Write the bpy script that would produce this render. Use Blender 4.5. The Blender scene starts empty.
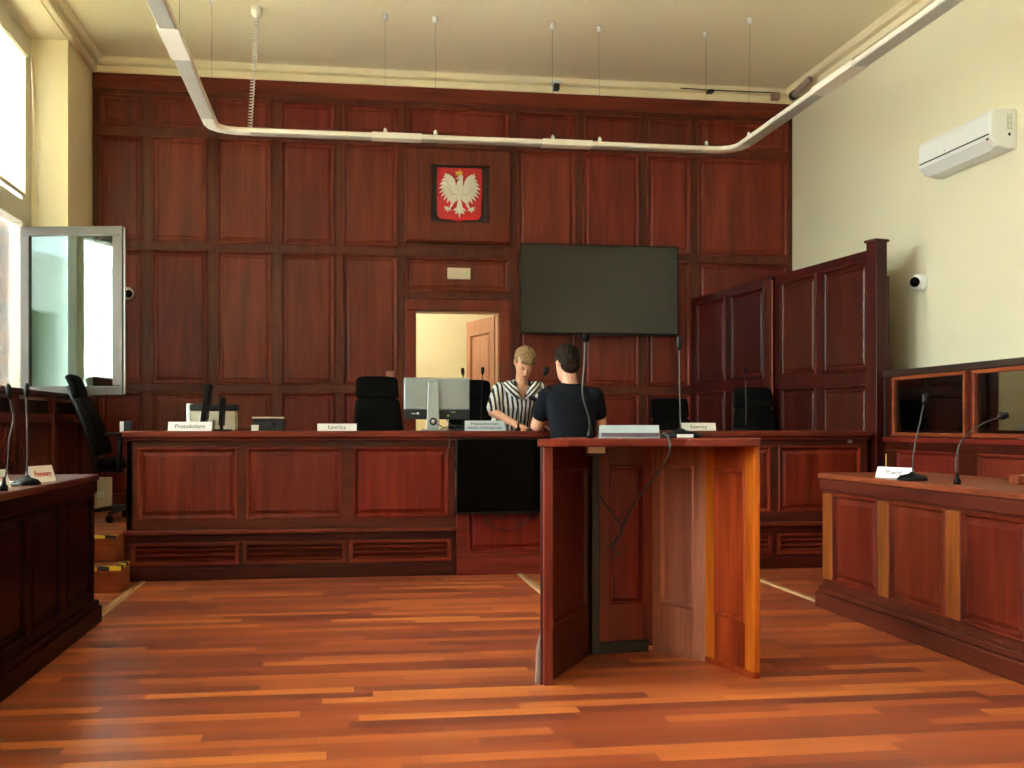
import bpy, bmesh, math, random
from mathutils import Vector, Matrix, Quaternion
random.seed(7)
scn = bpy.context.scene
COL = scn.collection
PI = math.pi
V = Vector

# ------------------------------------------------------------------ materials
def new_mat(name):
    m = bpy.data.materials.new(name); m.use_nodes = True
    nt = m.node_tree; nt.nodes.clear()
    out = nt.nodes.new('ShaderNodeOutputMaterial')
    return m, nt, out

def N(nt, kind, **kw):
    n = nt.nodes.new(kind)
    for k, v in kw.items():
        if k.startswith('i_'):
            n.inputs[k[2:].replace('_', ' ')].default_value = v
        else:
            setattr(n, k, v)
    return n

def L(nt, a, b): nt.links.new(a, b)

def plain(name, col, rough=.5, metal=0., noise=.06, nscale=18., spec=.5, coat=0., bump=0., sheen=0.):
    m, nt, out = new_mat(name)
    p = N(nt, 'ShaderNodeBsdfPrincipled')
    p.inputs['Roughness'].default_value = rough
    p.inputs['Metallic'].default_value = metal
    p.inputs['Specular IOR Level'].default_value = spec
    p.inputs['Coat Weight'].default_value = coat
    p.inputs['Sheen Weight'].default_value = sheen
    tc = N(nt, 'ShaderNodeTexCoord')
    no = N(nt, 'ShaderNodeTexNoise'); no.inputs['Scale'].default_value = nscale; no.inputs['Detail'].default_value = 4
    L(nt, tc.outputs['Object'], no.inputs['Vector'])
    mx = N(nt, 'ShaderNodeMix', data_type='RGBA')
    c = V(col[:3])
    mx.inputs[6].default_value = (*(c * (1 - noise)), 1); mx.inputs[7].default_value = (*[min(1, x * (1 + noise)) for x in c], 1)
    L(nt, no.outputs['Fac'], mx.inputs[0]); L(nt, mx.outputs[2], p.inputs['Base Color'])
    if bump:
        b = N(nt, 'ShaderNodeBump'); b.inputs['Strength'].default_value = bump; b.inputs['Distance'].default_value = .003
        L(nt, no.outputs['Fac'], b.inputs['Height']); L(nt, b.outputs[0], p.inputs['Normal'])
    L(nt, p.outputs[0], out.inputs[0])
    return m

def wood(name, axis, dark, mid, light, rough=.36, coat=.08, vary=.5, fine=38., spec=.24):
    """streaky grain along one object axis; every part gets its own tint and grain offset"""
    m, nt, out = new_mat(name)
    p = N(nt, 'ShaderNodeBsdfPrincipled')
    tc = N(nt, 'ShaderNodeTexCoord'); oi = N(nt, 'ShaderNodeObjectInfo')
    off = N(nt, 'ShaderNodeVectorMath', operation='SCALE'); off.inputs[0].default_value = (31., 17., 23.)
    L(nt, oi.outputs['Random'], off.inputs['Scale'])
    add = N(nt, 'ShaderNodeVectorMath', operation='ADD')
    L(nt, tc.outputs['Object'], add.inputs[0]); L(nt, off.outputs[0], add.inputs[1])
    def grain(s_along, s_across, detail, dist):
        mp = N(nt, 'ShaderNodeMapping')
        sc = [s_across] * 3; sc['xyz'.index(axis)] = s_along
        mp.inputs['Scale'].default_value = sc
        L(nt, add.outputs[0], mp.inputs['Vector'])
        no = N(nt, 'ShaderNodeTexNoise'); no.inputs['Scale'].default_value = 1; no.inputs['Detail'].default_value = detail
        no.inputs['Roughness'].default_value = .6; no.inputs['Distortion'].default_value = dist
        L(nt, mp.outputs[0], no.inputs['Vector'])
        return no
    g1 = grain(.9, 9., 3, .6); g2 = grain(2.2, fine * 2.4, 4, .2)
    mx = N(nt, 'ShaderNodeMath', operation='MULTIPLY_ADD'); mx.inputs[1].default_value = .62
    mul = N(nt, 'ShaderNodeMath', operation='MULTIPLY'); mul.inputs[1].default_value = .38
    L(nt, g2.outputs['Fac'], mul.inputs[0]); L(nt, g1.outputs['Fac'], mx.inputs[0]); L(nt, mul.outputs[0], mx.inputs[2])
    cr = N(nt, 'ShaderNodeValToRGB')
    e = cr.color_ramp.elements
    e[0].position = .3; e[0].color = (*dark, 1); e[1].position = .7; e[1].color = (*light, 1)
    k = e.new(.5); k.color = (*mid, 1)
    L(nt, mx.outputs[0], cr.inputs[0])
    hsv = N(nt, 'ShaderNodeHueSaturation')
    mr = N(nt, 'ShaderNodeMapRange'); mr.inputs[3].default_value = 1 - vary * .45; mr.inputs[4].default_value = 1 + vary * .45
    L(nt, oi.outputs['Random'], mr.inputs[0]); L(nt, mr.outputs[0], hsv.inputs['Value'])
    w = N(nt, 'ShaderNodeTexWhiteNoise', noise_dimensions='1D'); L(nt, oi.outputs['Random'], w.inputs['W'])
    mr2 = N(nt, 'ShaderNodeMapRange'); mr2.inputs[3].default_value = .5 - .018 * vary; mr2.inputs[4].default_value = .5 + .012 * vary
    L(nt, w.outputs['Value'], mr2.inputs[0]); L(nt, mr2.outputs[0], hsv.inputs['Hue'])
    L(nt, cr.outputs[0], hsv.inputs['Color']); L(nt, hsv.outputs[0], p.inputs['Base Color'])
    p.inputs['Roughness'].default_value = rough
    p.inputs['Coat Weight'].default_value = coat; p.inputs['Coat Roughness'].default_value = .29; p.inputs['Specular IOR Level'].default_value = spec
    b = N(nt, 'ShaderNodeBump'); b.inputs['Strength'].default_value = .12; b.inputs['Distance'].default_value = .002
    L(nt, g2.outputs['Fac'], b.inputs['Height']); L(nt, b.outputs[0], p.inputs['Normal'])
    L(nt, p.outputs[0], out.inputs[0])
    return m

MAH = ((.064, .0080, .0044), (.143, .0192, .0098), (.22, .037, .017))
M = {}
for ax in 'xyz':
    M['wood_' + ax] = wood('mahogany_' + ax, ax, *MAH, vary=.36)
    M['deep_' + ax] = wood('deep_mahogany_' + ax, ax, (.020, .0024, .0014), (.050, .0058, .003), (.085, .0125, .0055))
    M['dark_' + ax] = wood('dark_mahogany_' + ax, ax, (.005, .0005, .0003), (.012, .0009, .0006), (.023, .0018, .0010), coat=0, vary=.2, spec=.04)  # mahogany with the left desk's shade put into its colour
    M['frame_' + ax] = wood('frame_mahogany_' + ax, ax, (.036, .0066, .0034), (.078, .0145, .007), (.125, .028, .0125), vary=.25)
M['redwood_z'] = wood('red_mahogany_z', 'z', (.065, .0055, .0026), (.150, .0135, .0055), (.24, .030, .0095), vary=.3)
M['desk_red_z'] = wood('warm_red_mahogany_z', 'z', (.050, .0058, .0024), (.120, .0155, .0052), (.20, .034, .0095), vary=.25)
M['lit_redwood_z'] = wood('lit_red_mahogany_z', 'z', (.14, .015, .004), (.28, .038, .009), (.42, .075, .016), vary=.1)  # red wood with the window light on the stand's right wing painted in
M['lit_amber_z'] = wood('lit_amber_mahogany_z', 'z', (.28, .050, .005), (.54, .135, .010), (.74, .235, .022), vary=.2, fine=22)  # amber stiles, colour brightened to stand for window light on them
M['amber_dim_z'] = wood('amber_dim_mahogany_z', 'z', (.095, .022, .005), (.20, .054, .010), (.31, .092, .016), vary=.2, fine=22)
M['rose_z'] = wood('rose_sheen_mahogany_z', 'z', (.20, .062, .034), (.36, .125, .072), (.50, .19, .11), vary=.2)  # mahogany with a pinkish reflection put into its colour
M['orange_x'] = wood('orange_mahogany_x', 'x', (.10, .022, .009), (.21, .048, .017), (.31, .08, .028), vary=.2)
M['orange_y'] = wood('orange_mahogany_y', 'y', (.10, .022, .009), (.21, .048, .017), (.31, .08, .028), vary=.2)
M['pinkwood_z'] = wood('pink_brown_wood_z', 'z', (.24, .10, .06), (.34, .15, .09), (.42, .20, .12), vary=.1)
M['oak_y'] = wood('pale_oak_y', 'y', (.36, .20, .09), (.48, .28, .13), (.58, .36, .18), vary=.1, coat=0)
M['cream'] = plain('cream_plaster', (.70, .685, .515), .85, noise=.02, nscale=3, bump=.05)
M['ceil'] = plain('ceiling_paint', (.88, .83, .60), .9, noise=.02, nscale=2, bump=.04)
M['niche'] = plain('yellow_cream_plaster', (.86, .775, .53), .85, noise=.02, nscale=3)
M['cornice'] = plain('cornice_paint', (.88, .81, .58), .8, noise=.02)
M['white'] = plain('white_plastic', (.74, .79, .80), .35, noise=.02)
M['warmwhite'] = plain('warm_white_lacquer', (.80, .78, .70), .4, noise=.02)
M['blindc'] = None
M['grey'] = plain('grey_louvre', (.46, .46, .42), .35, metal=.2, noise=.08)
M['alu'] = plain('window_aluminium', (.62, .60, .50), .45, metal=.2, noise=.03)
M['sash'] = plain('sash_aluminium', (.10, .092, .078), .45, metal=.2, noise=.03)
M['silver'] = plain('silver_plastic', (.30, .355, .37), .42, metal=.4, noise=.03)
M['slate'] = plain('slate_plastic', (.022, .025, .030), .45, noise=.05, spec=.3)
M['black'] = plain('black_plastic', (.004, .004, .0045), .45, noise=.15, spec=.2)
M['fabric'] = plain('black_fabric', (.0030, .0030, .0032), .95, noise=.3, nscale=160, bump=.2, spec=.12)
M['screen'] = plain('dark_screen_glass', (.001, .001, .001), .22, noise=.02, spec=.08)
M['tvscreen'] = plain('grey_screen_glass', (.013, .0122, .0092), .14, noise=.02, spec=.48)
M['bezel'] = plain('dark_bezel', (.006, .006, .006), .4, spec=.25)
M['paper'] = plain('white_paper', (.78, .80, .82), .7, noise=.02)
M['bluecard'] = plain('pale_blue_card', (.44, .54, .60), .7, noise=.03)
M['stripe'] = plain('mauve_grey_strip', (.14, .105, .13), .6, spec=.2)
M['ink'] = plain('dark_ink', (.05, .05, .07), .8)
M['redink'] = plain('red_ink', (.62, .06, .06), .8)
M['greenink'] = plain('pale_green_ink', (.42, .62, .48), .7)
M['greyink'] = plain('grey_ink', (.45, .48, .42), .7)
M['red'] = plain('red_enamel', (.56, .006, .014), .35, noise=.03)
M['eagle'] = plain('ivory_relief', (.80, .78, .70), .5, noise=.04, nscale=60)
M['gold'] = plain('gold_leaf', (.80, .52, .09), .35, metal=.5)
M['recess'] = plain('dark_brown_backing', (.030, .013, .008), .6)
M['skin'] = plain('fair_skin', (.62, .34, .22), .5, noise=.05, nscale=30)
M['skin2'] = plain('pale_skin', (.66, .37, .26), .5, noise=.05, nscale=30)
M['lip'] = plain('lip', (.42, .13, .10), .5)
M['hairw'] = plain('short_blond_hair', (.24, .15, .065), .6, noise=.55, nscale=70, bump=.8)
M['hairm'] = plain('short_dark_hair', (.018, .0115, .0075), .7, noise=.6, nscale=80, bump=.8, spec=.15)
M['tshirt'] = plain('dark_navy_cotton', (.0050, .0068, .0115), .9, noise=.2, nscale=40, bump=.1, spec=.15)
M['trouser'] = plain('dark_trousers', (.018, .018, .022), .85, noise=.15)
M['shoe'] = plain('black_shoe', (.012, .011, .011), .4)
M['navy'] = plain('navy_cotton', (.012, .016, .028), .8)
M['eyewhite'] = plain('eye', (.6, .58, .55), .3)
M['teal'] = plain('pale_teal_plastic', (.35, .52, .52), .25)
M['metal'] = plain('brushed_steel', (.42, .42, .43), .35, metal=.9)
M['brass'] = plain('brass', (.60, .40, .14), .35, metal=.8)
M['cable'] = plain('dark_cable', (.02, .02, .02), .5)
M['greycable'] = plain('grey_cable', (.045, .045, .043), .5)
M['whitecable'] = plain('white_cable', (.62, .62, .60), .5)
M['beige'] = plain('beige_plastic', (.62, .55, .42), .6)
M['creambox'] = plain('cream_card', (.66, .61, .47), .7)
M['green_led'] = plain('green_sticker', (.25, .55, .05), .5)
M['asphalt'] = plain('courtyard_ground', (.66, .64, .58), .9)
M['facade'] = plain('pale_facade_render', (.42, .40, .38), .9, noise=.05, nscale=1.5)
M['dirt'] = plain('worn_pale_wood', (.22, .14, .105), .7, noise=.3)

def glass_mat(name, tint, fac):
    m, nt, out = new_mat(name)
    t = N(nt, 'ShaderNodeBsdfTransparent'); t.inputs[0].default_value = (*tint, 1)
    g = N(nt, 'ShaderNodeBsdfGlossy'); g.inputs['Roughness'].default_value = .015; g.inputs[0].default_value = (.95, 1, 1, 1)
    lw = N(nt, 'ShaderNodeLayerWeight'); lw.inputs['Blend'].default_value = .3
    mr = N(nt, 'ShaderNodeMapRange'); mr.inputs[3].default_value = fac; mr.inputs[4].default_value = min(1, fac + .6)
    L(nt, lw.outputs['Fresnel'], mr.inputs[0])
    mx = N(nt, 'ShaderNodeMixShader')
    L(nt, mr.outputs[0], mx.inputs[0]); L(nt, t.outputs[0], mx.inputs[1]); L(nt, g.outputs[0], mx.inputs[2])
    L(nt, mx.outputs[0], out.inputs[0])
    return m
M['glass'] = glass_mat('window_glass', (.93, .97, .96), .05)
M['sashglass'] = glass_mat('coated_double_glass', (.70, .90, .92), .085)
M['dimglass'] = glass_mat('added_dimming_glass', (.50, .52, .525), .03)
M['dockglass'] = glass_mat('dock_glass', (.42, .40, .38), .06)

def blind_mat():
    m, nt, out = new_mat('translucent_blind')
    d = N(nt, 'ShaderNodeBsdfDiffuse'); d.inputs[0].default_value = (.85, .82, .70, 1)
    t = N(nt, 'ShaderNodeBsdfTranslucent'); t.inputs[0].default_value = (.88, .84, .68, 1)
    tc = N(nt, 'ShaderNodeTexCoord'); w = N(nt, 'ShaderNodeTexNoise'); w.inputs['Scale'].default_value = 200
    L(nt, tc.outputs['Object'], w.inputs['Vector'])
    mr = N(nt, 'ShaderNodeMapRange'); mr.inputs[3].default_value = .5; mr.inputs[4].default_value = .62
    L(nt, w.outputs['Fac'], mr.inputs[0])
    mx = N(nt, 'ShaderNodeMixShader'); L(nt, mr.outputs[0], mx.inputs[0])
    L(nt, d.outputs[0], mx.inputs[1]); L(nt, t.outputs[0], mx.inputs[2]); L(nt, mx.outputs[0], out.inputs[0])
    return m
M['blind'] = blind_mat()

def floor_mat(name='plank_floor'):
    m, nt, out = new_mat(name)
    p = N(nt, 'ShaderNodeBsdfPrincipled')
    tc = N(nt, 'ShaderNodeTexCoord'); sep = N(nt, 'ShaderNodeSeparateXYZ'); L(nt, tc.outputs['Object'], sep.inputs[0])
    def math_(op, a, b=None, c=None):
        n = N(nt, 'ShaderNodeMath', operation=op)
        for i, x in enumerate((a, b, c)):
            if x is None: continue
            if isinstance(x, (int, float)): n.inputs[i].default_value = x
            else: L(nt, x, n.inputs[i])
        return n.outputs[0]
    W, LN = .094, .86
    ry = math_('DIVIDE', sep.outputs['Y'], W); row = math_('FLOOR', ry); fy = math_('FRACT', ry)
    w1 = N(nt, 'ShaderNodeTexWhiteNoise', noise_dimensions='1D'); L(nt, row, w1.inputs['W'])
    sx = math_('ADD', math_('DIVIDE', sep.outputs['X'], LN), math_('MULTIPLY', w1.outputs['Value'], 7.3))
    colm = math_('FLOOR', sx); fx = math_('FRACT', sx)
    cv = N(nt, 'ShaderNodeCombineXYZ'); L(nt, row, cv.inputs[0]); L(nt, colm, cv.inputs[1])
    w2 = N(nt, 'ShaderNodeTexWhiteNoise', noise_dimensions='2D'); L(nt, cv.outputs[0], w2.inputs['Vector'])
    mp = N(nt, 'ShaderNodeMapping'); mp.inputs['Scale'].default_value = (1.6, 34, 1)
    av = N(nt, 'ShaderNodeVectorMath', operation='ADD'); sv = N(nt, 'ShaderNodeVectorMath', operation='SCALE')
    sv.inputs[0].default_value = (13, 7, 5); L(nt, w2.outputs['Value'], sv.inputs['Scale'])
    L(nt, tc.outputs['Object'], mp.inputs[0]); L(nt, mp.outputs[0], av.inputs[0]); L(nt, sv.outputs[0], av.inputs[1])
    no = N(nt, 'ShaderNodeTexNoise'); no.inputs['Scale'].default_value = 1; no.inputs['Detail'].default_value = 4; no.inputs['Distortion'].default_value = 0
    L(nt, av.outputs[0], no.inputs['Vector'])
    f = math_('MULTIPLY_ADD', w2.outputs['Value'], .72, math_('MULTIPLY', no.outputs['Fac'], .38))
    cr = N(nt, 'ShaderNodeValToRGB'); e = cr.color_ramp.elements
    e[0].position = .08; e[0].color = (.125, .028, .019, 1); e[1].position = 1; e[1].color = (.66, .215, .046, 1)
    for pos, c in ((.25, (.200, .042, .022, 1)), (.52, (.320, .067, .024, 1)), (.80, (.46, .116, .031, 1))):
        k = e.new(pos); k.color = c
    L(nt, f, cr.inputs[0])
    gap = math_('MAXIMUM', math_('LESS_THAN', fy, .022), math_('LESS_THAN', fx, .0022))
    mx = N(nt, 'ShaderNodeMix', data_type='RGBA'); mx.inputs[7].default_value = (.05, .014, .008, 1)
    L(nt, math_('MULTIPLY', gap, .75), mx.inputs[0]); L(nt, cr.outputs[0], mx.inputs[6]); L(nt, mx.outputs[2], p.inputs['Base Color'])
    n2 = N(nt, 'ShaderNodeTexNoise'); n2.inputs['Scale'].default_value = 1.7; n2.inputs['Detail'].default_value = 3
    L(nt, tc.outputs['Object'], n2.inputs['Vector'])
    mr = N(nt, 'ShaderNodeMapRange'); mr.inputs[3].default_value = .285; mr.inputs[4].default_value = .40
    L(nt, n2.outputs['Fac'], mr.inputs[0]); L(nt, mr.outputs[0], p.inputs['Roughness'])
    p.inputs['Coat Weight'].default_value = .22; p.inputs['Coat Roughness'].default_value = .28
    b = N(nt, 'ShaderNodeBump'); b.inputs['Strength'].default_value = .25; b.inputs['Distance'].default_value = .002
    h = math_('SUBTRACT', math_('MULTIPLY', w2.outputs['Value'], .35), gap)
    L(nt, h, b.inputs['Height']); L(nt, b.outputs[0], p.inputs['Normal'])
    L(nt, p.outputs[0], out.inputs[0])
    return m
M['floor'] = floor_mat()

def brick_mat():
    m, nt, out = new_mat('pale_mixed_brick')
    p = N(nt, 'ShaderNodeBsdfPrincipled'); p.inputs['Roughness'].default_value = .85
    tc = N(nt, 'ShaderNodeTexCoord'); sep = N(nt, 'ShaderNodeSeparateXYZ'); L(nt, tc.outputs['Object'], sep.inputs[0])
    ad = N(nt, 'ShaderNodeMath', operation='ADD'); L(nt, sep.outputs['X'], ad.inputs[0]); L(nt, sep.outputs['Y'], ad.inputs[1])
    cb = N(nt, 'ShaderNodeCombineXYZ'); L(nt, ad.outputs[0], cb.inputs[0]); L(nt, sep.outputs['Z'], cb.inputs[1])
    br = N(nt, 'ShaderNodeTexBrick'); br.inputs['Scale'].default_value = 1
    br.inputs['Brick Width'].default_value = .25; br.inputs['Row Height'].default_value = .069; br.inputs['Mortar Size'].default_value = .008
    br.inputs['Color1'].default_value = (.17, .050, .014, 1); br.inputs['Color2'].default_value = (.050, .034, .046, 1); br.inputs['Mortar'].default_value = (.20, .185, .18, 1)
    L(nt, cb.outputs[0], br.inputs['Vector']); L(nt, br.outputs['Color'], p.inputs['Base Color'])
    L(nt, p.outputs[0], out.inputs[0])
    return m
M['brick'] = brick_mat()

def stripes_mat(name, axis_vec, period, a, b):
    m, nt, out = new_mat(name)
    p = N(nt, 'ShaderNodeBsdfPrincipled'); p.inputs['Roughness'].default_value = .8
    tc = N(nt, 'ShaderNodeTexCoord'); d = N(nt, 'ShaderNodeVectorMath', operation='DOT_PRODUCT'); d.inputs[1].default_value = axis_vec
    no = N(nt, 'ShaderNodeTexNoise'); no.inputs['Scale'].default_value = 6
    L(nt, tc.outputs['Object'], no.inputs['Vector']); L(nt, tc.outputs['Object'], d.inputs[0])
    ma = N(nt, 'ShaderNodeMath', operation='MULTIPLY_ADD'); ma.inputs[1].default_value = .03; L(nt, no.outputs['Fac'], ma.inputs[0]); L(nt, d.outputs['Value'], ma.inputs[2])
    dv = N(nt, 'ShaderNodeMath', operation='DIVIDE'); dv.inputs[1].default_value = period; L(nt, ma.outputs[0], dv.inputs[0])
    fr = N(nt, 'ShaderNodeMath', operation='FRACT'); L(nt, dv.outputs[0], fr.inputs[0])
    lt = N(nt, 'ShaderNodeMath', operation='LESS_THAN'); lt.inputs[1].default_value = .46; L(nt, fr.outputs[0], lt.inputs[0])
    mx = N(nt, 'ShaderNodeMix', data_type='RGBA'); mx.inputs[6].default_value = (*a, 1); mx.inputs[7].default_value = (*b, 1)
    L(nt, lt.outputs[0], mx.inputs[0]); L(nt, mx.outputs[2], p.inputs['Base Color']); L(nt, p.outputs[0], out.inputs[0])
    return m
WH, NV = (.70, .72, .72), (.014, .018, .032)
M['blouse'] = stripes_mat('navy_white_stripes', (1, .15, .12), .036, WH, NV)
M['collar_l'] = stripes_mat('navy_white_stripes_left_slant', (.72, 0, .70), .030, WH, NV)
M['collar_r'] = stripes_mat('navy_white_stripes_right_slant', (.72, 0, -.70), .030, WH, NV)
M['hazard'] = stripes_mat('yellow_black_tape', (.72, .70, .1), .12, (.70, .48, .03), (.012, .012, .012))

def lamp_mat():
    m, nt, out = new_mat('added_globe_glow')
    e = N(nt, 'ShaderNodeEmission'); e.inputs[0].default_value = (1, .86, .70, 1); e.inputs[1].default_value = 30
    L(nt, e.outputs[0], out.inputs[0]); return m
M['globe'] = lamp_mat()

# ------------------------------------------------------------------ mesh helpers
class Fr:
    """a vertical plane: origin, horizontal direction U, outward normal Nn, V is up"""
    def __init__(s, O, U, Nn):
        s.O, s.U, s.N, s.V = V(O), V(U).normalized(), V(Nn).normalized(), V((0, 0, 1))
    def p(s, u, v, n=0): return s.O + s.U * u + s.V * v + s.N * n

class MB:
    def __init__(s): s.v, s.f, s.sm = [], [], []
    def add(s, vs, fs, smooth=False):
        b = len(s.v); s.v += [V(x) for x in vs]
        s.f += [tuple(b + i for i in f) for f in fs]; s.sm += [smooth] * len(fs)
        return s
    def hexa(s, p8):
        return s.add(p8, [(0, 3, 2, 1), (4, 5, 6, 7), (0, 1, 5, 4), (1, 2, 6, 5), (2, 3, 7, 6), (3, 0, 4, 7)])
    def box(s, x0, x1, y0, y1, z0, z1):
        return s.hexa([(x0, y0, z0), (x1, y0, z0), (x1, y1, z0), (x0, y1, z0), (x0, y0, z1), (x1, y0, z1), (x1, y1, z1), (x0, y1, z1)])
    def fbox(s, fr, u0, u1, v0, v1, n0, n1):
        return s.hexa([fr.p(u, v, n) for v in (v0, v1) for u, n in ((u0, n0), (u1, n0), (u1, n1), (u0, n1))])
    def prism(s, poly, z0, z1):
        n = len(poly)
        vs = [(x, y, z0) for x, y in poly] + [(x, y, z1) for x, y in poly]
        return s.add(vs, [tuple(range(n - 1, -1, -1)), tuple(range(n, 2 * n))] + [(i, (i + 1) % n, n + (i + 1) % n, n + i) for i in range(n)])
    def fprism(s, fr, poly, n0, n1):
        k = len(poly)
        vs = [fr.p(u, v, n0) for u, v in poly] + [fr.p(u, v, n1) for u, v in poly]
        return s.add(vs, [tuple(range(k - 1, -1, -1)), tuple(range(k, 2 * k))] + [(i, (i + 1) % k, k + (i + 1) % k, k + i) for i in range(k)])
    def loops(s, fr, rect, prof):
        u0, u1, v0, v1 = rect; vs, fs = [], []
        for ins, n in prof:
            vs += [fr.p(u0 + ins, v0 + ins, n), fr.p(u1 - ins, v0 + ins, n), fr.p(u1 - ins, v1 - ins, n), fr.p(u0 + ins, v1 - ins, n)]
        for i in range(len(prof) - 1):
            for k in range(4):
                fs.append((4 * i + k, 4 * i + (k + 1) % 4, 4 * i + 4 + (k + 1) % 4, 4 * i + 4 + k))
        b = 4 * (len(prof) - 1); fs.append((b, b + 1, b + 2, b + 3))
        return s.add(vs, fs)
    def tube(s, pts, r, seg=8, cap=True, radii=None):
        pts = [V(p) for p in pts]; n = len(pts)
        T = []
        for i in range(n):
            a = pts[max(0, i - 1)]; b = pts[min(n - 1, i + 1)]
            T.append((b - a).normalized())
        up = V((0, 0, 1)) if abs(T[0].z) < .9 else V((1, 0, 0))
        nx = T[0].cross(up).normalized(); vs, fs = [], []
        for i in range(n):
            if i: nx = (nx - T[i] * nx.dot(T[i])).normalized()
            ny = T[i].cross(nx); rr = radii[i] if radii else r
            for k in range(seg):
                a = 2 * PI * k / seg
                vs.append(pts[i] + nx * (rr * math.cos(a)) + ny * (rr * math.sin(a)))
        for i in range(n - 1):
            for k in range(seg):
                fs.append((i * seg + k, i * seg + (k + 1) % seg, (i + 1) * seg + (k + 1) % seg, (i + 1) * seg + k))
        if cap: fs += [tuple(range(seg - 1, -1, -1)), tuple(range((n - 1) * seg, n * seg))]
        return s.add(vs, fs, True)
    def lathe(s, prof, c=(0, 0, 0), seg=20, axis=(0, 0, 1), cap=True):
        q = V((0, 0, 1)).rotation_difference(V(axis).normalized()); c = V(c); vs, fs = [], []
        for r, z in prof:
            for k in range(seg):
                a = 2 * PI * k / seg
                vs.append(c + q @ V((r * math.cos(a), r * math.sin(a), z)))
        for i in range(len(prof) - 1):
            for k in range(seg):
                fs.append((i * seg + k, i * seg + (k + 1) % seg, (i + 1) * seg + (k + 1) % seg, (i + 1) * seg + k))
        if cap: fs += [tuple(range(seg - 1, -1, -1)), tuple(range((len(prof) - 1) * seg, len(prof) * seg))]
        return s.add(vs, fs, True)
    def ell(s, c, r, rot=None, seg=16, ring=10):
        c = V(c); vs, fs = [], []
        for i in range(ring + 1):
            t = PI * i / ring
            for k in range(seg):
                a = 2 * PI * k / seg
                p = V((r[0] * math.sin(t) * math.cos(a), r[1] * math.sin(t) * math.sin(a), r[2] * math.cos(t)))
                vs.append(c + (rot @ p if rot else p))
        for i in range(ring):
            for k in range(seg):
                fs.append((i * seg + k, i * seg + (k + 1) % seg, (i + 1) * seg + (k + 1) % seg, (i + 1) * seg + k))
        return s.add(vs, fs, True)
    def cap(s, a, b, ra, rb, seg=12):
        """rounded tapering limb"""
        a, b = V(a), V(b); d = (b - a).normalized(); pts, rad = [], []
        for t in (0.02, .35, .7, .92): 
            ang = PI / 2 * (1 - t); pts.append(a - d * (ra * math.sin(ang))); rad.append(max(.0004, ra * math.cos(ang)))
        pts.append(a); rad.append(ra)
        pts.append(b); rad.append(rb)
        for t in (.92, .7, .35, .02):
            ang = PI / 2 * (1 - t); pts.append(b + d * (rb * math.sin(ang))); rad.append(max(.0004, rb * math.cos(ang)))
        return s.tube(pts, 0, seg, True, rad)
    def loft(s, rings):
        n = len(rings[0]); vs = [p for r in rings for p in r]; fs = []
        for i in range(len(rings) - 1):
            for k in range(n):
                fs.append((i * n + k, i * n + (k + 1) % n, (i + 1) * n + (k + 1) % n, (i + 1) * n + k))
        fs += [tuple(range(n - 1, -1, -1)), tuple(range((len(rings) - 1) * n, len(rings) * n))]
        return s.add(vs, fs, True)
    def mesh(s, name, T=None):
        me = bpy.data.meshes.new(name)
        vs = [T @ v for v in s.v] if T else s.v
        me.from_pydata([tuple(v) for v in vs], [], s.f)
        me.polygons.foreach_set('use_smooth', s.sm)
        bm = bmesh.new(); bm.from_mesh(me); bmesh.ops.recalc_face_normals(bm, faces=bm.faces); bm.to_mesh(me); bm.free()
        return me

def chain(o):
    m = Matrix.Identity(4)
    while o: m = o.matrix_basis @ m; o = o.parent
    return m

def obj(name, mb, mat, parent=None, local=False, bevel=0., seg=2, label=None):
    T = None if (local or not parent) else chain(parent).inverted()
    me = mb.mesh(name, T) if isinstance(mb, MB) else mb
    o = bpy.data.objects.new(name, me); COL.objects.link(o)
    if mat: me.materials.clear(); me.materials.append(M[mat] if isinstance(mat, str) else mat)
    if parent: o.parent = parent
    if bevel:
        b = o.modifiers.new('bevel', 'BEVEL'); b.width = bevel; b.segments = seg; b.limit_method = 'ANGLE'; b.angle_limit = math.radians(40)
    if label: o['label'] = label
    return o

def tag(o, label, cat, group=None):
    o['label'] = label; o['category'] = cat
    if group: o['group'] = group
    return o

def thing(name, label, cat, loc=(0, 0, 0), rz=0, group=None):
    o = bpy.data.objects.new(name, None); COL.objects.link(o); o.empty_display_size = .1
    o.matrix_basis = Matrix.Translation(loc) @ Matrix.Rotation(rz, 4, 'Z')
    return tag(o, label, cat, group)

def struct(name, mb, mat, parent=None, bevel=0.):
    o = obj(name, mb, mat, parent, bevel=bevel)
    if not parent: o['kind'] = 'structure'
    return o

def struct_root(name, loc=(0, 0, 0)):
    o = bpy.data.objects.new(name, None); COL.objects.link(o); o.matrix_basis = Matrix.Translation(loc); o['kind'] = 'structure'
    return o

def text_mesh(s, size, depth=.0006):
    cu = bpy.data.curves.new('t', 'FONT'); cu.body = s; cu.size = size; cu.align_x = 'CENTER'; cu.align_y = 'CENTER'; cu.extrude = depth; cu.space_line = .95
    o = bpy.data.objects.new('t', cu); COL.objects.link(o)
    dg = bpy.context.evaluated_depsgraph_get(); dg.update()
    me = bpy.data.meshes.new_from_object(o.evaluated_get(dg), depsgraph=dg)
    bpy.data.objects.remove(o); bpy.data.curves.remove(cu)
    return me

def text(name, s, size, fr, u, v, n, mat, parent):
    me = text_mesh(s, size)
    X = Matrix((( fr.U.x, fr.V.x, fr.N.x, 0), (fr.U.y, fr.V.y, fr.N.y, 0), (fr.U.z, fr.V.z, fr.N.z, 0), (0, 0, 0, 1)))
    T = Matrix.Translation(fr.p(u, v, n)) @ X
    if parent: T = chain(parent).inverted() @ T
    me.transform(T)
    return obj(name, me, mat, parent, local=True)

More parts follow.
